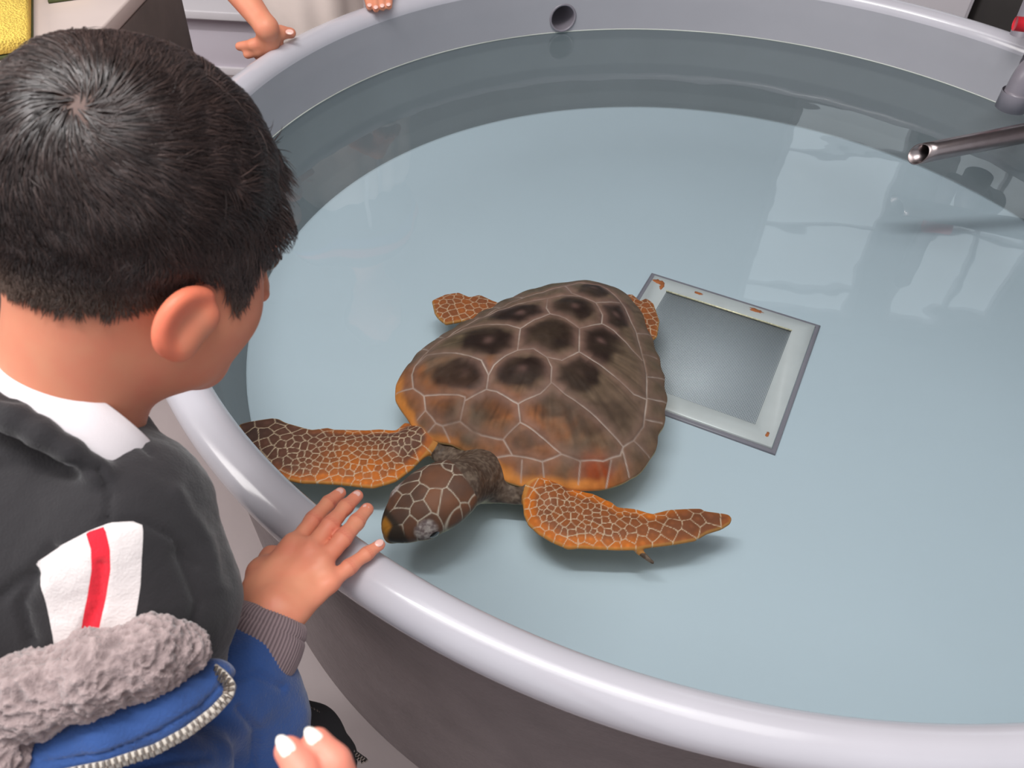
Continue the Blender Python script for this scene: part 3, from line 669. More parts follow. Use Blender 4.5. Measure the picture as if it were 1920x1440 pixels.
    for sg in (1, -1):
        nd = np.linalg.norm(hl[ii]-np.array([.0505, .0035*sg, .0045]), axis=1); cc = lerp(cc, np.tile(S2L((30, 26, 28)), (len(ii), 1)), sstep(.0024, .0014, nd))
    low = sstep(-.012, -.02, hl[ii, 2]); cc = lerp(cc, np.tile(S2L((150, 146, 120)), (len(ii), 1)), low*.7*sstep(.045, .02, hl[ii, 0]))
    base[ii] = cc
    allow = np.zeros(len(V)); allow[ii] = sm
    # undersides are cream
    under = sstep(-.2, -.6, N[:, 2]); base = lerp(base, np.tile(S2L((214, 204, 170)), (len(V), 1)), under*.8)
    V = V-N*(.0007*seam+.0005*allow)[:, None]+N*(.0003*(spk*oth))[:, None]
    make('body', V, Q4, M['turtle'], root, cols=np.clip(base, 0, 1))
    for sg in (1, -1):
        E = Sdf(); c0 = H(.014, .0395*sg, .0015); E.ell(c0, (.0085, .0045, .006), HR); v, q = E.mesh(.0009, pad=.004); make('eye', v, q, M['eye'], root)
    return root
turtle = build_turtle()
# ------------------------------------------------------------------ the boy at the rim
SK = S2L((226, 150, 118)); SKD = S2L((196, 116, 92)); SKR = S2L((226, 138, 110))
def skin_cols(V, red=None):
    n = fbm(V, 60, 3, 11); c = lerp(np.tile(SK, (len(V), 1)), np.tile(SKR, (len(V), 1)), .35+.5*n)
    return c
def frame_of(z, x=None):
    z = nrm(z); x = np.array([1., 0, 0]) if x is None else np.asarray(x, float); x = nrm(x-z*(x @ z)); return np.stack([x, np.cross(z, x), z], -1)
def nail(parent, tip, back, up, m, r=(.0042, .0055, .0016), name='fingernail'):
    """oval nail lying on top of a finger end"""
    d = nrm(np.asarray(tip)-np.asarray(back)); u = nrm(up-d*(up @ d)); R = np.stack([np.cross(d, u), d, u], -1)
    s = Sdf(); s.ell(tip, r, R); v, q = s.mesh(min(r)*.5, pad=.003); return make(name, v, q, m, parent)
def sweep_band(C0, C1, r0, r1, flat, up, n=220, m=26, ribs=0, amp=0, bulge=0, th_=.0025):
    """hollow cuff between two centres"""
    C0, C1 = np.asarray(C0), np.asarray(C1); ax = nrm(C1-C0); e1 = nrm(np.cross(ax, up)); e2 = np.cross(e1, ax)
    th = np.linspace(0, 2*np.pi, n, endpoint=False); V = []; rib = []
    seq = [(t, 0) for t in np.linspace(0, 1, m)]+[(1, -1), (0, -1)]
    for t, s in seq:
        r = r0+(r1-r0)*t+bulge*math.sin(math.pi*t)-(th_ if s else 0)-.0022*(math.exp(-((t-0)/.05)**2)+math.exp(-((t-1)/.05)**2))-.0012*math.exp(-((t-.28)/.03)**2)
        w_ = amp*(np.sin(th*ribs)) if s == 0 else 0*th
        V.append(C0+(C1-C0)*t+(r+w_)[:, None]*(np.cos(th)[:, None]*e1+flat*np.sin(th)[:, None]*e2)); rib.append(np.sin(th*ribs))
    return np.concatenate(V), grid_faces(len(seq), n, wrap_u=True, wrap_v=True), np.concatenate(rib)
def zipper(path, up, parent, name='zipper', wd=.0032, mtape=None, step=.0038):
    p = smooth_path(path, 140, 6); n = len(p); T = np.gradient(p, axis=0); T /= np.linalg.norm(T, axis=1, keepdims=True)
    S = np.cross(T, up); S /= np.linalg.norm(S, axis=1, keepdims=True); U = np.cross(S, T)
    V = np.concatenate([p+S*wd+U*.0008, p-S*wd+U*.0008, p-S*wd-U*.0008, p+S*wd-U*.0008]).reshape(4, n, 3).transpose(1, 0, 2).reshape(-1, 3)
    z = make(name, V, grid_faces(n, 4, wrap_v=True), mtape or M['tape'], parent)
    L = np.r_[0, np.cumsum(np.linalg.norm(np.diff(p, axis=0), axis=1))]; parts = []
    for k, s in enumerate(np.arange(.002, L[-1], step*.5)):
        i = int(np.searchsorted(L, s)); i = min(i, n-1); sg = 1 if k % 2 else -1
        parts.append(rbox(p[i]+U[i]*.0016+S[i]*sg*.0016, (.0016, .0034, .0022), np.stack([T[i], S[i], U[i]], -1), .0003))
    V, F = merge(*parts); make('zip_teeth', V, F, M['zip_metal'], z); return z

HX = nrm(.69*RT-.42*UP-.59*FW); HZ = .30*RT+.905*UP-.30*FW; HZ = nrm(HZ-HX*(HZ @ HX)); HY = np.cross(HZ, HX)
HRm = np.stack([HX, HY, HZ], -1); HC = at(262, 385, .545)
def hl(x, y, z): return HC+HX*x+HY*y+HZ*z

def build_boy():
    root = empty('person', (-.42, .18, 0), 'dark-haired child in black sweatshirt and blue jacket reaching over the tank rim', 'person')
    # ---- body surface
    b = Sdf()
    b.ell(hl(0, -.008, .015), (.069, .088, .081), HRm)
    b.ell(hl(0, .030, -.03), (.057, .056, .066), HRm, k=.02)
    b.ell(hl(0, .034, -.084), (.050, .048, .044), HRm, k=.02)
    for s in (1, -1): b.ell(hl(.030*s, .050, -.056), (.025, .028, .028), HRm, k=.02)
    b.ell(hl(0, .064, -.112), (.018, .014, .015), HRm, k=.02)
    b.cap(hl(0, .084, -.018), hl(0, .096, -.048), .0065, .009, k=.012)
    for s in (1, -1): b.ell(hl(.009*s, .094, -.052), (.007, .007, .006), HRm, k=.006)
    b.ell(hl(0, .076, .002), (.044, .014, .012), HRm, k=.02)
    for s in (1, -1): b.sub(hl(.028*s, .094, -.016), (.014, .011, .010), HRm)
    b.ell(hl(0, .087, -.074), (.017, .007, .0045), HRm, k=.005)
    b.sub(hl(0, .097, -.0735), (.015, .006, .0012), HRm, k=.003)
    nb = at(125, 805, .583)
    b.cap(hl(0, -.024, -.055), nb, .046, .046, k=.03)
    hp = np.array([-.48, .12, .56])
    b.cap(nb, nb*.8+hp*.2+FW*.03, .042, .036, k=.02); b.cap(nb*.8+hp*.2+FW*.03, hp, .036, .08, k=.04)
    # right ear
    ear = [at(388, 556, .530), at(368, 548, .521), at(342, 556, .511), at(316, 580, .507), at(300, 612, .508), at(298, 640, .512), at(308, 662, .518), at(320, 656, .524)]
    inner = [at(384, 585, .532), at(372, 590, .532), at(360, 596, .530), at(350, 606, .528), at(342, 620, .526), at(336, 635, .525), at(330, 648, .526), at(328, 652, .527)]
    ear = list(smooth_path(ear, 16, 4)); inner = [q_+FW*.003 for q_ in smooth_path(inner, 16, 4)]
    for p0, p1 in zip(ear[:-1], ear[1:]): b.cap(p0, p1, .0042, .0042, k=.0035)
    for p0, p1 in zip(ear, inner): b.cap(p0, p1, .0022, .003, k=.005)
    for i in range(len(ear)-1): b.cap((ear[i]+ear[i+1])/2, (inner[i]+inner[i+1])/2, .0022, .003, k=.005)
    for p0, p1 in zip(inner[:-1], inner[1:]): b.cap(p0, p1, .004, .004, k=.008)
    b.cap(at(372, 600, .537), at(338, 645, .534), .009, .008, k=.012)
    b.ell(hl(-.070, .006, -.046), (.005, .015, .027), HRm, k=.008)
    V, Q = b.mesh(.002)
    # ---- right arm and hand at finer resolution, rooted in the torso
    a = Sdf()
    sh = at(225, 985, .575); el = at(300, 1370, .655); W = hit(516, 1145, .587)
    a.cap(nb*.9+hp*.1+FW*.02, sh, .034, .036, k=.02); a.cap(sh, el, .036, .022, k=.02); a.cap(el, hit(462, 1262, .564), .022, .018, k=.02); a.cap(hit(462, 1262, .564), W, .018, .0215, k=.02)
    wl, wr = hit(494, 1132, .586), hit(548, 1150, .588)
    mc = [hit(552, 1024, .590), hit(580, 1034, .594), hit(603, 1055, .593), hit(619, 1092, .588)]
    a.cap(wl, mc[0], .0125, .0085, k=.012); a.cap(hit(512, 1137, .589), mc[1], .0135, .0085, k=.01)
    a.cap(hit(530, 1143, .589), mc[2], .0135, .0082, k=.01); a.cap(wr, mc[3], .0125, .0078, k=.01)
    a.cap(mc[0], mc[1], .0075, k=.008); a.cap(mc[1], mc[2], .0075, k=.008); a.cap(mc[2], mc[3], .0068, k=.008)
    a.cap(hit(484, 1105, .584), mc[0], .0135, .009, k=.012)
    fin = {'i': [mc[0], hit(587, 975, .590), hit(615, 944, .587), hit(638, 925, .583)],
           'm': [mc[1], hit(619, 984, .595), hit(648, 951, .590), hit(670, 930, .585)],
           'r': [mc[2], hit(643, 1009, .594), hit(669, 979, .590), hit(688, 955, .585)],
           'p': [mc[3], hit(655, 1063, .587), hit(688, 1038, .585), hit(712, 1021, .583)]}
    rad = {'i': [.0082, .0075, .0067, .0057], 'm': [.0082, .0075, .0068, .0058], 'r': [.0082, .0076, .0070, .0061], 'p': [.0074, .0066, .0058, .0051]}
    for k_ in 'imrp':
        g = Sdf(); g.chain(fin[k_], rad[k_], k=.004)
        lo, hi = np.min(fin[k_], 0)-.01, np.max(fin[k_], 0)+.01
        a.fn(g, lo, hi, k=.0028)
    a.chain([hit(498, 1118, .582), hit(492, 1076, .576), hit(510, 1046, .564), hit(534, 1040, .560)], [.0135, .0115, .0085, .0068], k=.012)
    V2, Q2 = a.mesh(.0014)
    V2 = relax(V2, Q2, 2, .4)
    N2 = normals_of(V2, Q2)
    # knuckle creases and tendons
    g = np.zeros(len(V2))
    for k_ in 'imrp':
        for j in (1, 2):
            d = nrm(fin[k_][j+1]-fin[k_][j-1]); r = V2-fin[k_][j]; al = r @ d
            near = np.linalg.norm(r, axis=1) < .012
            g += np.where(near, np.exp(-(al/.0007)**2)+np.exp(-((al-.0022)/.0006)**2)*.7, 0)
    V2 = V2-N2*(.0005*g*(N2 @ -FW > .1))[:, None]
    V2 = V2+N2*(.0004*fbm(V2, 90, 2, 3))[:, None]
    c1 = skin_cols(V)*.86; c2 = skin_cols(V2); c2 = lerp(c2, np.tile(S2L((205, 105, 88)), (len(c2), 1)), .55*np.clip(g, 0, 1))
    kn = np.zeros(len(V2))
    for k_ in 'imrp':
        for j in (0, 1, 3): kn += np.exp(-np.sum((V2-fin[k_][j])**2, 1)/.009**2)
    c2 = lerp(c2, np.tile(S2L((230, 128, 110)), (len(c2), 1)), .3*kn)
    L = (V-HC) @ HRm
    # hair line in head coordinates
    y, z, x = L[:, 1], L[:, 2], np.abs(L[:, 0])
    yk = [-.12, -.09, -.05, -.02, .0, .012, .030, .045, .050, .060, .075, .1]
    zk = [-.052, -.058, -.058, -.052, -.040, -.022, -.018, -.050, -.042, -.006, .036, .055]
    line = np.interp(y, yk, zk)+.003*fbm(V, 120, 2, 2)
    neckd = np.linalg.norm(np.stack([L[:, 0]/.07, (L[:, 1]+.01)/.09, (L[:, 2]-.012)/.08], -1), axis=1)
    scalp = (z > line) & (neckd > .85) & (z > -.09)
    er = np.min([np.linalg.norm(V-p, axis=1) for p in ear+inner], 0)
    scalp &= er > .0115
    soft = sstep(-.010, .006, z-line)*(neckd < 1.6)*(er > .0115)
    c1 = lerp(c1, np.tile(S2L((66, 48, 42)), (len(V), 1)), soft*(z > -.09)*.92)  # shade under the hair painted into the scalp colour
    lips = np.exp(-np.sum(((L-np.array([0, .09, -.074]))/np.array([.017, .008, .005]))**2, 1)); c1 = lerp(c1, np.tile(S2L((190, 96, 92)), (len(V), 1)), lips*.7)
    redear = sstep(.014, .004, er); c1 = lerp(c1, np.tile(S2L((240, 122, 92)), (len(V), 1)), redear*.75)
    Vb, Fb = merge((V, Q), (V2, Q2))
    make('body', Vb, Fb, M['skin'], root, cols=np.concatenate([c1, c2]))
    for k_ in 'imrp':
        t_, b_ = fin[k_][3], fin[k_][2]; up = nrm(-FW*.75+UP*.35)
        d = nrm(t_-b_); c = t_+d*.0002+up*(rad[k_][3]-.0003)
        nail(root, c, c-d, up, M['nail'], (.0036, .0048, .0014))
    for s in (1, -1):
        e = Sdf(); e.ell(hl(.028*s, .0775, -.017), (.0115,)*3, HRm); v, q = e.mesh(.002, pad=.004); make('eye', v, q, M['eye'], root)
        e = Sdf(); e.chain([hl((.017)*s, .0865, -.014), hl(.028*s, .0895, -.013), hl(.040*s, .084, -.015)], [.0008, .0014, .0009], k=.001); v, q = e.mesh(.0006, pad=.003); make('eyelashes', v, q, M['eye'], root)
        e = Sdf(); e.chain([hl((.012)*s, .0865, .005), hl(.028*s, .086, .009), hl(.043*s, .074, .005)], [.0018, .0022, .0012], k=.001); v, q = e.mesh(.001, pad=.003); make('eyebrow', v, q, M['eye'], root)
    # ---- hair: thousands of short strands combed away from the crown
    idx = np.nonzero(scalp)[0]; rs = np.random.RandomState(3)
    nh = 36000; pick = rs.choice(idx, nh)
    base = V[pick]+rs.normal(0, .0008, (nh, 3)); Nn = normals_of(V, Q)[pick]
    Lb = (base-HC) @ HRm; pcx, pcy = pix(V); near_ = np.nonzero(np.hypot(pcx-150, pcy-200) < 8)[0]; crown = L[near_[np.argmin((V[near_]-CAMP) @ FW)]]+np.array([0, 0, .002])
    d = Lb-crown; dist = np.linalg.norm(d, axis=1)
    Ln = Nn @ HRm
    d = d/np.maximum(dist, 1e-6)[:, None]
    sw = np.cross(Ln, d); swirl = np.exp(-dist/.04)*1.5
    d = d+sw*swirl[:, None]
    low = sstep(.03, -.02, Lb[:, 2])[:, None]; d = d*(1-.75*low)+low*.75*np.array([0, .12, -1.])
    frontm = (sstep(.02, .06, Lb[:, 1])*sstep(.0, .04, Lb[:, 2]))[:, None]; d = d*(1-.4*frontm)+frontm*.4*np.array([.25, 1, -.25])
    d = d+rs.normal(0, .2, d.shape)
    clump = np.stack([noise(Lb, 95, k) for k in (21, 22, 23)], -1); d = d+.55*clump
    d = d-Ln*np.sum(d*Ln, 1)[:, None]; d /= np.linalg.norm(d, axis=1, keepdims=True)
    d = d @ HRm.T
    hgt = sstep(-.055, .03, Lb[:, 2])
    ln = (.007+.019*hgt)*(1+.25*rs.rand(nh)); lift = .0020+.0062*hgt*(1+.5*fbm(Lb, 60, 2, 6))
    lift *= 1-.3*np.exp(-(dist/.012)**2)
    tuft = np.exp(-np.sum((Lb-np.array([0., .070, .052]))**2, 1)/.026**2)      # raised fringe
    K = 6; pts = np.zeros((nh, K, 3)); pts[:, 0] = base-Nn*.001; p = base.copy(); dd = d.copy()
    for k_ in range(1, K):
        t = k_/(K-1)
        p = p+dd*(ln/(K-1))[:, None]+Nn*((.0042*tuft)*(1 if t > .4 else .4))[:, None]
        f0 = b(p); e_ = .002
        want = lift*(1-(1-t)**2)*(1-.25*t)+.012*tuft*t
        G = np.stack([b(p+np.array(v)*e_)-f0 for v in np.eye(3)], -1); G /= np.maximum(np.linalg.norm(G, axis=1, keepdims=True), 1e-6)
        p = p+G*(want-f0)[:, None]*.85
        dd = dd-G*np.sum(dd*G, 1)[:, None]*.8; dd /= np.linalg.norm(dd, axis=1, keepdims=True)
        pts[:, k_] = p
    wr_ = np.array([1, .95, .85, .7, .5, .12])*.00042
    T = np.gradient(pts, axis=1); T /= np.maximum(np.linalg.norm(T, axis=2, keepdims=True), 1e-9)
    A = np.cross(T, Nn[:, None]); A /= np.maximum(np.linalg.norm(A, axis=2, keepdims=True), 1e-9); B = np.cross(A, T)
    ring = [A*math.cos(q_)+B*math.sin(q_) for q_ in (math.pi/2, math.pi*7/6, math.pi*11/6)]
    HV = np.stack([pts+r_*wr_[None, :, None] for r_ in ring], 2)      # nh,K,3,3
    i0 = (np.arange(nh)*K*3)[:, None, None]; kk = np.arange(K-1)[None, :, None]*3; jj = np.arange(3)[None, None, :]; j2 = (jj+1) % 3
    HF = np.stack([i0+kk+jj, i0+kk+j2, i0+kk+3+j2, i0+kk+3+jj], -1).reshape(-1, 4)
    tone = rs.rand(nh)
    hc_ = lerp(np.tile(S2L((32, 25, 25)), (nh, 1)), np.tile(S2L((92, 72, 66)), (nh, 1)), .12+.8*tone*tone)
    hc_ = lerp(hc_, np.tile(S2L((98, 76, 60)), (nh, 1)), .5*sstep(-.02, -.05, Lb[:, 2]))
    make('hair', HV.reshape(-1, 3), HF, M['hair'], root, cols=np.repeat(hc_, K*3, 0))
    # ---- black sweatshirt with a white and red sleeve panel
    s = Sdf()
    s.cap(at(85, 915, .615), hp+np.array([0, 0, .02]), .082, .125, k=.03)
    s.cap(at(110, 890, .595), at(225, 978, .573), .055, .056, k=.035)
    s.cap(at(228, 985, .573), at(285, 1120, .588), .058, .054, k=.02)
    s.cap(at(285, 1120, .588), at(300, 1370, .655), .054, .046, k=.02)
    lsh = at(100, 870, .61)*2-at(240, 985, .573)
    s.cap(at(60, 890, .62), lsh, .055, .05, k=.03)
    s.cap(lsh, lsh+np.array([.06, .02, -.24]), .045, .04, k=.02)
    s.cap(at(-80, 855, .585), at(60, 875, .585), .045, .05, k=.03); s.cap(at(-60, 930, .585), at(60, 1000, .585), .055, .06, k=.04); s.cap(at(-60, 1020, .57), at(120, 1100, .585), .055, .055, k=.04); s.cap(at(-80, 1200, .57), at(160, 1230, .585), .055, .05, k=.04)
    nk = nrm(.40*RT+.72*UP+.50*FW); e1 = nrm(RT-nk*(RT @ nk)); e2 = np.cross(nk, e1); Cn = at(104, 826, .578)
    ringp = [Cn+e1*.076*math.cos(q_)+e2*.069*math.sin(q_) for q_ in np.linspace(0, 2*np.pi, 25)]
    for p0, p1 in zip(ringp[:-1], ringp[1:]): s.cap(p0-nk*.017, p1-nk*.017, .009, k=.006)
    Vs, Qs = s.mesh(.0026)
    Ns = normals_of(Vs, Qs); px, py = pix(Vs)
    # cloth folds
    fold = np.zeros(len(Vs))
    def crease(pts, wdt, amp):
        nonlocal fold
        q = np.stack([px, py], -1); dm = np.full(len(Vs), 1e9)
        for i in range(len(pts)-1): dm = np.minimum(dm, segdist(q, pts[i], pts[i+1]))
        fold = fold+amp*np.exp(-(dm/wdt)**2)*(Ns @ -FW > -.1)
    crease([(190, 880), (205, 930), (200, 975)], 5, -.003); crease([(190, 978), (270, 980), (330, 1010), (370, 1060)], 6, -.0025)
    crease([(0, 870), (120, 890), (190, 880)], 14, -.003); crease([(0, 1120), (60, 1075), (100, 1030)], 12, -.004)
    crease([(150, 1200), (185, 1130), (190, 1060)], 9, -.003); crease([(350, 1200), (375, 1130), (340, 1040)], 14, -.004)
    crease([(0, 745), (120, 757), (220, 795), (285, 850)], 5, -.002); crease([(330, 920), (390, 1010), (410, 1100)], 14, .003)
    crease([(60, 1200), (40, 1130), (70, 1080)], 10, -.004)
    Vs = Vs+Ns*(fold+.002*fbm(Vs, 22, 3, 4)+.0003*fbm(Vs, 300, 1, 4))[:, None]
    q = np.stack([px, py], -1); facing = Ns @ -FW > .05
    white = polysd(q, [(66, 1056), (112, 1024), (165, 996), (205, 980), (250, 977), (269, 985), (268, 1020), (263, 1100), (252, 1170), (240, 1215), (230, 1260), (110, 1280), (100, 1190), (86, 1118)])
    red = polysd(q, [(160, 999), (196, 987), (206, 1030), (207, 1070), (199, 1120), (184, 1190), (170, 1240), (132, 1260), (150, 1190), (164, 1120), (172, 1070), (170, 1030)])
    sw_ = bpy.data.materials.new('sweatshirt_jersey'); sw_.use_nodes = True; nt = sw_.node_tree; pb = nt.nodes['Principled BSDF']; L_ = nt.links.new
    pb.inputs['Roughness'].default_value = .9; pb.inputs['Sheen Weight'].default_value = .25
    def gt(nm, thr):
        at_ = nt.nodes.new('ShaderNodeAttribute'); at_.attribute_name = nm; g_ = nt.nodes.new('ShaderNodeMath'); g_.operation = 'GREATER_THAN'; g_.inputs[1].default_value = thr; L_(at_.outputs['Fac'], g_.inputs[0]); return g_.outputs[0]
    m1 = nt.nodes.new('ShaderNodeMix'); m1.data_type = 'RGBA'; m1.inputs[6].default_value = (*S2L((34, 31, 34)), 1); m1.inputs[7].default_value = (*S2L((228, 219, 217)), 1)
    m2 = nt.nodes.new('ShaderNodeMix'); m2.data_type = 'RGBA'; m2.inputs[7].default_value = (*S2L((228, 28, 50)), 1)
    L_(gt('white_panel', 0), m1.inputs[0]); L_(m1.outputs[2], m2.inputs[6]); L_(gt('red_stripe', 0), m2.inputs[0]); L_(m2.outputs[2], pb.inputs['Base Color'])
    tc = nt.nodes.new('ShaderNodeTexCoord'); no = nt.nodes.new('ShaderNodeTexNoise'); no.inputs['Scale'].default_value = 600; bp = nt.nodes.new('ShaderNodeBump'); bp.inputs['Strength'].default_value = .4; bp.inputs['Distance'].default_value = .001
    L_(tc.outputs['Object'], no.inputs['Vector']); L_(no.outputs[0], bp.inputs['Height']); L_(bp.outputs[0], pb.inputs['Normal'])
    shirt = make('sweatshirt', Vs, Qs, sw_, root, attrs={'white_panel': np.where(facing, white, -50), 'red_stripe': np.where(facing, red, -50)})
    # ---- white collar
    n = 160; th = np.linspace(0, 2*np.pi, n, endpoint=False); V = []
    for r_, h_ in ((.0765, -.016), (.0745, .0), (.072, .014), (.0695, .0215), (.068, .0225), (.0665, .021), (.069, .008), (.072, -.016)):
        wob = .0012*np.sin(3*th+1)
        V.append(Cn+(r_+wob)[:, None]*(np.cos(th)[:, None]*e1*1.0+np.sin(th)[:, None]*e2*.92)+nk*h_)
    V = np.concatenate(V); make('collar', V, grid_faces(8, n, wrap_u=True, wrap_v=True)[:, ::-1], M['white_cloth'], root)
    # ---- blue jacket slipped down to the elbows
    j = Sdf()
    C0, C1 = hit(514, 1150, .584), hit(468, 1246, .570)
    el = at(300, 1370, .655); j.chain([C1+(C1-C0)*.05, C1*.7+el*.3, C1*.35+el*.65, el], [.033, .040, .044, .05], k=.02)
    j.chain([at(490, 1300, .70), at(492, 1340, .705), at(482, 1400, .71), at(470, 1480, .72)], [.030, .034, .034, .034], k=.02)
    j.chain([at(-60, 1470, .515), at(60, 1425, .518), at(200, 1375, .523), at(320, 1325, .533), at(395, 1285, .552)], [.022, .021, .021, .0205, .017], k=.006)
    j.chain([at(120, 1545, .56), at(290, 1470, .58), at(370, 1440, .61)], [.034, .032, .026], k=.02)
    j.chain([at(-60, 1560, .58), at(100, 1600, .6), hp+np.array([.05, .05, -.02])], [.05, .06, .10], k=.03)
    Vj, Qj = j.mesh(.0024); Nj = normals_of(Vj, Qj)
    px, py = pix(Vj); q = np.stack([px, py], -1); fold = np.zeros(len(Vj))
    def cr(pts, wdt, amp):
        nonlocal fold
        dm = np.full(len(Vj), 1e9)
        for i in range(len(pts)-1): dm = np.minimum(dm, segdist(q, pts[i], pts[i+1]))
        fold = fold+amp*np.exp(-(dm/wdt)**2)
    cr([(80, 1432), (200, 1415), (300, 1375), (380, 1325), (410, 1290)], 4, -.0025); cr([(420, 1280), (480, 1262), (530, 1290)], 8, -.004)
    cr([(470, 1440), (480, 1370), (450, 1330)], 9, -.005); cr([(240, 1440), (330, 1425), (390, 1420)], 7, -.003)
    Vj = Vj+Nj*(fold+.002*fbm(Vj, 28, 3, 5))[:, None]
    jk = make('jacket', Vj, Qj, M['navy'], root)
    Vc, Fc, rib = sweep_band(C0, C1, .0305, .0355, .82, np.array([0, 0, 1.]), ribs=64, amp=.00055, bulge=.003)
    cc = lerp(np.tile(S2L((92, 76, 80)), (len(Vc), 1)), np.tile(S2L((150, 130, 132)), (len(Vc), 1)), .5+.5*rib)
    make('cuff', Vc, Fc, M['cuff'], jk, cols=cc)
    h = Sdf()
    h.chain([at(-60, 1350, .505), at(60, 1303, .505), at(180, 1262, .508), at(280, 1228, .518), at(345, 1218, .532)], [.0235, .0232, .0225, .0205, .0155], k=.01)
    h.chain([at(-60, 1420, .495), at(-10, 1440, .495), at(20, 1480, .50)], [.02, .016, .014], k=.01)
    Vh, Qh = h.mesh(.0015); Nh = normals_of(Vh, Qh)
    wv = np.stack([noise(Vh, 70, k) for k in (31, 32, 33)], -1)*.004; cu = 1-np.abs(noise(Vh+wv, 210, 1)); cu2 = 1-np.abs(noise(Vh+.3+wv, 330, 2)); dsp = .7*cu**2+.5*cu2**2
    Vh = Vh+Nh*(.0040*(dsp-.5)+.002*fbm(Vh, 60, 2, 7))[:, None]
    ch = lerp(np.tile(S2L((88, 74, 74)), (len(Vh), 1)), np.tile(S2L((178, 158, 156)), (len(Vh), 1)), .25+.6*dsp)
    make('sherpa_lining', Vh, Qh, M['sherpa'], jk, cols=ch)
    zp = [at(x_, y_, d_) for x_, y_, d_ in ((100, 1456, .497), (200, 1436, .500), (290, 1406, .504), (350, 1373, .509), (400, 1335, .516), (428, 1305, .525), (433, 1284, .533), (418, 1266, .54), (402, 1254, .545))]
    zipper(zp, -FW, jk)
    fl = Sdf(); fl.chain([at(470, 1400, .76), at(530, 1362, .80), at(585, 1372, .83), at(630, 1420, .86), at(655, 1462, .875)], [.03, .022, .020, .016, .009], k=.02); fl.chain([at(470, 1400, .76), at(560, 1440, .82), at(560, 1560, .80), at(470, 1560, .74)], [.03, .022, .022, .03], k=.05)
    v, q_ = fl.mesh(.003); fp = make('front_flap', v, q_, M['black_cloth'], jk); tag(fp, 'black inner edge of the open jacket front')
    zipper([at(560, 1322, .795), at(590, 1333, .81), at(617, 1356, .825), at(640, 1388, .84), at(656, 1406, .85), at(684, 1426, .86)], -FW, jk, 'hanging_zipper', .0028, M['black_cloth'])
    # ---- trousers and shoes (below the frame)
    t = Sdf(); 
    for sx in (-.07, .07):
        u = nrm(np.array([.75, -.66, 0])); f0 = hp+u*sx
        t.cap(f0, np.array([f0[0]+.02, f0[1]+.03, .30]), .085, .06, k=.02); t.cap(np.array([f0[0]+.02, f0[1]+.03, .30]), np.array([f0[0], f0[1]+.02, .07]), .06, .045, k=.02)
    v, q_ = t.mesh(.006); make('trousers', v, q_, M['black_cloth'], root)
    for sx in (-.07, .07):
        u = nrm(np.array([.75, -.66, 0])); f0 = hp+u*sx; e = Sdf(); fw_ = np.array([.66, .75, 0])
        e.cap(np.array([f0[0], f0[1]+.02, .036]), np.array([f0[0], f0[1]+.02, .036])+fw_*.11, .036, .032, k=.01); v, q_ = e.mesh(.005); make('shoe', v, q_, M['shoe'], root)
    return root
build_boy()

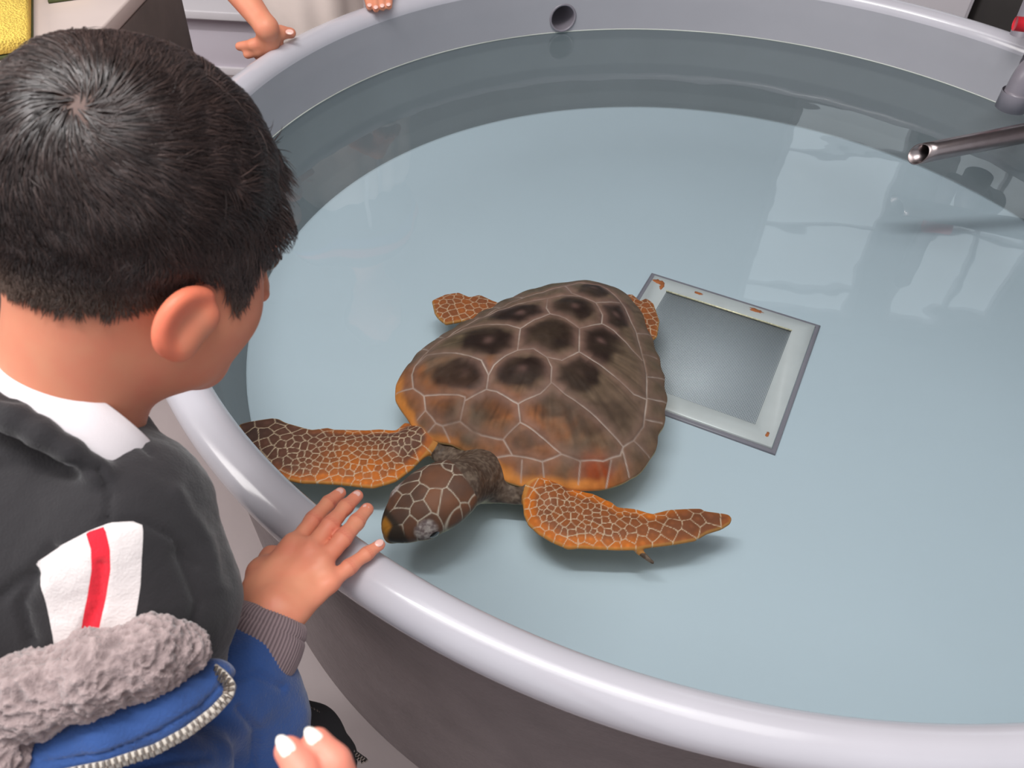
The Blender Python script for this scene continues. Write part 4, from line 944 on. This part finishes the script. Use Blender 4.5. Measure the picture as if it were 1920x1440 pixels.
# ------------------------------------------------------------------ the child across the tank
def build_far_child():
    bx, by = -.44, 1.95
    root = empty('person', (bx, by, 0), 'child in beige clothes gripping the far rim with both hands', 'person')
    f = nrm(np.array([.70, -.71, 0])); r = np.array([-f[1], f[0], 0]); r = -r            # r: the child's right hand side
    P = lambda a, b_, z: np.array([bx, by, 0])+r*a+f*b_+np.array([0, 0, z])
    b = Sdf()
    b.ell(P(0, .05, 1.28), (.072, .088, .10)); b.ell(P(0, .075, 1.235), (.05, .055, .06), k=.02); b.cap(P(0, .128, 1.27), P(0, .145, 1.245), .007, .011, k=.012)
    for s in (1, -1): b.ell(P(.075*s, .05, 1.265), (.01, .018, .026), k=.006); b.sub(P(.028*s, .135, 1.282), (.012,)*3)
    b.ell(P(0, .125, 1.215), (.018, .01, .006), k=.006)
    b.cap(P(0, .04, 1.2), P(0, 0, 1.08), .042, .05, k=.02); b.cap(P(0, 0, 1.05), P(0, 0, .65), .09, .09, k=.03)
    V, Q = b.mesh(.004)
    a = Sdf()
    # hand on the left of the photo
    D = lambda x_, y_, z_: hit(x_, y_, z_)
    wr = D(500, 52, .612); el = at(415, -62, 1.50)
    a.cap(P(.14, 0, 1.02), el, .04, .034, k=.02); a.cap(el, wr, .031, .0185, k=.02)
    a.cap(wr, D(505, 72, .588), .018, .015, k=.012); a.cap(D(500, 66, .592), D(525, 62, .592), .017, .012, k=.01)
    a.cap(D(522, 60, .594), D(545, 62, .588), .0115, .0095, k=.006)
    a.chain([D(508, 74, .588), D(475, 84, .575), D(449, 87, .565)], [.014, .0095, .0078], k=.006)
    a.chain([D(510, 84, .578), D(485, 95, .564), D(464, 102, .555)], [.012, .009, .0078], k=.006)
    a.chain([D(520, 80, .575), D(500, 96, .556), D(483, 104, .548)], [.011, .009, .0078], k=.004)
    # other hand: four finger ends over the rim
    kn = [D(686, -14, .595), D(701, -18, .598), D(716, -20, .598), D(731, -20, .595)]
    tp = [D(693, 13, .581), D(705, 17, .581), D(717, 14, .581), D(729, 12, .581)]
    w2 = D(680, -60, .64); e2 = at(600, -210, 1.72)
    a.cap(P(-.14, 0, 1.02), e2, .04, .034, k=.02); a.cap(e2, w2, .032, .021, k=.02)
    for k_, t_ in zip(kn, tp):
        a.cap(w2, k_, .015, .0085, k=.008); g = Sdf(); g.cap(k_, t_, .0078, .0066); a.fn(g, np.minimum(k_, t_)-.01, np.maximum(k_, t_)+.01, k=.0025)
    V2, Q2 = a.mesh(.0028); V2 = relax(V2, Q2, 1, .4)
    Vb, Fb = merge((V, Q), (V2, Q2)); make('body', Vb, Fb, M['skin'], root, cols=skin_cols(Vb)*.88)
    for c_, bk in ((D(543, 60, .5985), D(520, 58, .60)),): nail(root, c_, bk, np.array([.1, -.5, 1.]), M['nail'], (.006, .0075, .002))
    for t_, k_ in zip(tp, kn):
        d = nrm(t_-k_); nail(root, t_+np.array([0, -.0015, .0055])+d*.002, k_, np.array([0, -.4, 1.]), M['nail'], (.0048, .006, .0018))
    h = Sdf(); h.ell(P(0, .035, 1.305), (.082, .092, .088)); h.sub(P(0, .15, 1.24), (.09, .07, .09), k=.01); v, q = h.mesh(.004)
    v = v+normals_of(v, q)*(.004*fbm(v, 60, 2, 1))[:, None]; make('hair', v, q, M['black_cloth'], root)
    # beige coat: long skirted shape with soft vertical folds
    c = Sdf(); c.cap(P(.07, .0, .36), P(.05, .0, .82), .125, .105, k=.03); c.cap(P(-.07, .0, .36), P(-.05, .0, .82), .125, .105, k=.06)
    v, q = c.mesh(.005); n = normals_of(v, q); an = np.arctan2(v[:, 1]-by, v[:, 0]-bx)
    v = v+n*(.004*np.sin(an*13+2*fbm(v*np.array([1, 1, .3]), 6, 2, 3))+.006*fbm(v*np.array([1, 1, .35]), 14, 2, 5))[:, None]; coat = make('coat', v, q, M['beige'], root)
    V, F = tube([P(.01, .128, z_) for z_ in np.linspace(.3, .84, 12)], .0045, 8); make('zipper', V, F, M['white_cloth'], coat)
    V, F = tube([P(.05, .125, .93), P(.055, .13, .86), P(.05, .135, .78)], .005, 8); make('drawstring', V, F, M['white_cloth'], coat)
    # navy jersey with a red band
    s = Sdf(); s.ell(P(0, 0, .98), (.15, .15, .15)); s.cap(P(-.12, 0, 1.02), P(.12, 0, 1.02), .06, k=.04)
    s.cap(P(.13, 0, 1.02), P(.13, 0, 1.02)*.45+el*.55, .055, .046, k=.03); s.cap(P(-.13, 0, 1.02), P(-.13, 0, 1.02)*.45+e2*.55, .055, .046, k=.03)
    v, q = s.mesh(.005); cz = np.tile(S2L((38, 52, 66)), (len(v), 1))
    cz[np.abs(v[:, 2]-1.0) < .016] = S2L((205, 50, 70)); cz[np.abs(v[:, 2]-.965) < .016] = S2L((50, 80, 150)); make('jersey', v, q, mat('striped_jersey', attr=True, rough=.9, mott=(30, .05)), root, cols=cz)
    t = Sdf()
    for sx in (-.075, .075): t.cap(P(sx, 0, .55), P(sx, 0, .08), .08, .05, k=.01)
    v, q = t.mesh(.006); make('trousers', v, q, M['beige'], root)
    for sx in (-.075, .075):
        e = Sdf(); e.cap(P(sx, -.02, .038), P(sx, .09, .036), .038, .034); v, q = e.mesh(.005); make('shoe', v, q, M['shoe'], root)
build_far_child()

# ------------------------------------------------------------------ fingers of the grown-up beside the camera
def build_adult_hand():
    o = at(700, 1650, .38)
    root = empty('person', tuple(o), 'adult hand with pale polished nails reaching in beside the blue jacket', 'hand')
    b = Sdf(); A = [at(541, 1408, .365), at(568, 1446, .362), at(612, 1530, .365), at(660, 1620, .375)]; B = [at(594, 1392, .372), at(626, 1430, .370), at(665, 1510, .372), at(710, 1600, .38)]
    Cc = [at(655, 1470, .40), at(690, 1520, .395), at(730, 1580, .39), at(765, 1630, .39)]; Dd = [at(470, 1500, .38), at(520, 1560, .375), at(580, 1620, .38), at(640, 1690, .385)]
    for L_, rr in ((A, (.0063, .0070, .0078, .009)), (B, (.0064, .0071, .0079, .009)), (Cc, (.007, .008, .0086, .0095)), (Dd, (.0064, .0074, .008, .009))):
        g = Sdf(); g.chain(L_, rr, k=.004); b.fn(g, np.min(L_, 0)-.012, np.max(L_, 0)+.012, k=.0012)
    w0 = at(800, 1830, .42)
    for L_ in (A, B, Cc, Dd): b.cap(L_[3], w0, .012, .017, k=.015)
    b.chain([w0, at(640, 1800, .42), at(590, 1740, .42)], [.018, .011, .009], k=.012)
    el = at(1050, 2350, .50); b.cap(w0, el, .024, .036, k=.02)
    V, Q = b.mesh(.0016); V = relax(V, Q, 1, .4); c = lerp(skin_cols(V), np.tile(S2L((238, 140, 128)), (len(V), 1)), np.full(len(V), .5))
    make('body', V, Q, M['skin'], root, cols=c)
    for L_, px_ in ((A, 1), (B, 1), (Cc, 0), (Dd, 0)):
        d = nrm(L_[0]-L_[1]); up = nrm(-FW*.75+UP*.6); c = L_[0]-d*.001+up*.0050; nail(root, c, c-d, up, M['nail2'], (.0036, .0074, .0015))
    s = Sdf(); s.cap(w0*.75+el*.25, el, .033, .044, k=.01); v, q = s.mesh(.003); make('sleeve', v, q, M['black_cloth'], root)
build_adult_hand()

# ------------------------------------------------------------------ background things
def build_bg():
    root = empty('steel_cabinet', (-1.15, 1.52, 0), 'dark steel cabinet with a pale top standing left of the tank', 'cabinet')
    V, F = rbox((-1.2, 1.52, .285), (.91, .64, .57), None, .006); make('cabinet_body', V, F, M['plinth'], root, smooth=False)
    V, F = rbox((-1.2, 1.52, .5855), (.912, .642, .029), None, .004); make('top', V, F, M['plinth_top'], root, smooth=False)
    def prism(pts, z0, h, ch):
        pts = np.array(pts)[:, :2]; c = pts.mean(0); R = []
        for s_, z_ in ((1-ch*12, 0), (1, ch), (1, h-ch), (1-ch*12, h)): R.append(np.c_[c+(pts-c)*s_, np.full(len(pts), z0+z_)])
        n = len(pts); i = np.arange(n)
        return np.concatenate(R), [grid_faces(4, n, wrap_v=True)[:, ::-1], i[::-1][None], (i+3*n)[None]]
    def sponge(pts, h, label):
        V, F = prism(pts, .6068, h-.0068, .003); o = make('sponge', V, F, M['sponge'], smooth=False); tag(o, label, 'sponge', 'yellow sponges on the pale top')
        V, F = prism(np.mean(pts, 0)+(np.array(pts)-np.mean(pts, 0))*1.012, .6002, .0065, .001); make('scouring_layer', V, F, M['scour'], o, smooth=False)
    sponge([hit(-140, 136, .60), hit(62, 104, .60), hit(62, -14, .60), hit(-130, 14, .6)], .03, 'thick yellow sponge nearest the child on the pale cabinet top')
    sponge([hit(92, 7, .60), hit(178, -5, .60), hit(178, -70, .60), hit(95, -60, .6)], .03, 'yellow sponge at the back of the pale cabinet top')
    root = empty('low_bench', (-1.25, 2.85, 0), 'low grey bench with a white ledge behind the tank', 'bench')
    V, F = rbox((-1.1, 2.87, .09), (1.9, .6, .18), None, .004); make('bench_body', V, F, M['lavender'], root, smooth=False)
    V, F = rbox((-1.1, 2.86, .195), (1.94, .66, .026), None, .004); make('ledge', V, F, M['white'], root, smooth=False)
    V, F = rbox((-1.1, 2.565, .012), (1.9, .012, .024), None, .002); make('kick_strip', V, F, M['white'], root, smooth=False)
    root = empty('white_cabinet', (.80, 2.95, 0), 'white two-panel cabinet standing behind the far rim', 'cabinet')
    V, F = rbox((.80, 2.95, .4), (.98, .66, .8), None, .004); make('cabinet_body', V, F, M['white'], root, smooth=False)
    for x0 in (.565, 1.04):
        V, F = rbox((x0, 2.612, .4), (.468, .016, .76), None, .003); make('door', V, F, M['white'], root, smooth=False)
    V, F = rbox((1.85, 3.0, .3), (1.05, .7, .6), None, .01); o = make('storage_bin', V, F, M['dark'], smooth=False); tag(o, 'dark storage bin standing right of the white cabinet', 'bin')
    # far wall openings mirrored faintly in the water
    def window(i, x0, x1, z0, z1, mull, rails):
        wn = empty('window_%d' % i, ((x0+x1)/2, 5.54, z0), None, None); wn['kind'] = 'structure'
        parts = []
        for a, b_, c_, d_ in [(x0-.05, x0, z0-.05, z1+.05), (x1, x1+.05, z0-.05, z1+.05), (x0, x1, z0-.05, z0), (x0, x1, z1, z1+.05)]+[(m_-.02, m_+.02, z0, z1) for m_ in mull]+[(x0, x1, z_-.02, z_+.02) for z_ in rails]:
            parts.append(rbox(((a+b_)/2, 5.52, (c_+d_)/2), (b_-a, .06, d_-c_), None, .003))
        V, F = merge(*parts); make('window_frame', V, F, M['white'], wn, smooth=False)
        V, F = rbox(((x0+x1)/2, 5.545, (z0+z1)/2), (x1-x0, .01, z1-z0), None, 0)
        g = bpy.data.materials.new('daylight_pane_%d' % i); g.use_nodes = True; pb = g.node_tree.nodes['Principled BSDF']; pb.inputs['Base Color'].default_value = (.6, .7, .75, 1); pb.inputs['Roughness'].default_value = .2
        pb.inputs['Emission Color'].default_value = (.9, .96, 1, 1); pb.inputs['Emission Strength'].default_value = 1.1
        make('pane', V, F, g, wn, smooth=False)
    window(1, 1.85, 2.65, 2.3, 4.0, [], [2.6, 3.25, 3.8]); window(2, 3.05, 3.85, 2.3, 4.0, [3.45], [3.25])
build_bg()

# ------------------------------------------------------------------ steel spout and grey pipework on the right
def build_pipes():
    a = hit(1722, 289, .50); b = hit(1920, 250, .538); d = nrm(b-a); L = 1.23-a[0]; e = a+d*(L/d[0]); r = .0172
    root = empty('inlet_spout', tuple(a), 'stainless steel inlet spout with a slanted open end above the water', 'spout')
    th = np.linspace(0, 2*np.pi, 48, endpoint=False); u = nrm(np.cross(d, [0, 0, 1])); v = np.cross(u, d)
    V = []
    for k, (dist, rr, cutf) in enumerate(((.0, r, 1), (.02, r, .6), (np.linalg.norm(e-a), r, 0), (np.linalg.norm(e-a), r-.0022, 0), (.02, r-.0022, .6), (.0, r-.0022, 1))):
        cut = cutf*(.012*np.sin(th+.6))
        V.append(a+d*dist+cut[:, None]*d+rr*(np.cos(th)[:, None]*u+np.sin(th)[:, None]*v))
    V = np.concatenate(V); make('tube', V, grid_faces(6, 48, wrap_u=True, wrap_v=True)[:, ::-1], M['steel'], root)
    root = empty('pipe_fitting', tuple(hit(1935, 150, .58)), 'grey plastic pipe fitting clamped on the rim above the steel spout', 'pipe')
    c = hit(1962, 112, .60); rad = nrm(np.r_[TC-c[:2], 0]); tg = np.array([-rad[1], rad[0], 0])
    ax = nrm(rad*.9+np.array([0, 0, -.25]))
    def ringpart(nm, c0, c1, r0, r1, m=M['pvc']):
        pts = np.linspace(c0, c1, 7); rr = np.linspace(r0, r1, 7); rr[0] -= .002; rr[-1] -= .002; V, F = tube(pts, rr, 40); return make(nm, V, F, m, root)
    ringpart('collar', c-ax*.02, c+ax*.005, .038, .038); ringpart('collar', c+ax*.010, c+ax*.024, .033, .033); ringpart('socket', c-ax*.07, c+ax*.035, .029, .029)
    el = smooth_path([c+ax*.02, c+ax*.032, c+ax*.044+np.array([0, 0, -.010]), c+ax*.047+np.array([0, 0, -.042])], 12, 2)
    V, F = tube(el, .0235, 32); make('elbow', V, F, M['pvc'], root)
    end = el[-1]; V = []
    for z_, rr in ((.004, .0275), (-.028, .0275), (-.028, .0235), (-.002, .0235)):
        V.append(end+np.array([0, 0, z_])+rr*np.stack([np.cos(th), np.sin(th), 0*th], -1))
    make('outlet', np.concatenate(V), grid_faces(4, 48, wrap_v=True)[:, ::-1], M['pvc'], root)
    V, F = tube([end+np.array([0, 0, -.004]), end+np.array([0, 0, -.002])], .0232, 24); make('outlet_inside', V, F, M['dark'], root)
    p0 = hit(1912, 66, .60); V, F = tube([p0, p0+np.array([.0, .02, .30])], .018, 20); make('riser', V, F, M['pvc'], root)
    V, F = tube([hit(1903, 44, .66), hit(1960, 50, .66)], [.012, .013], 20); o = make('valve_handle', V, F, M['red'], root); tag(o, 'red valve handle')
build_pipes()
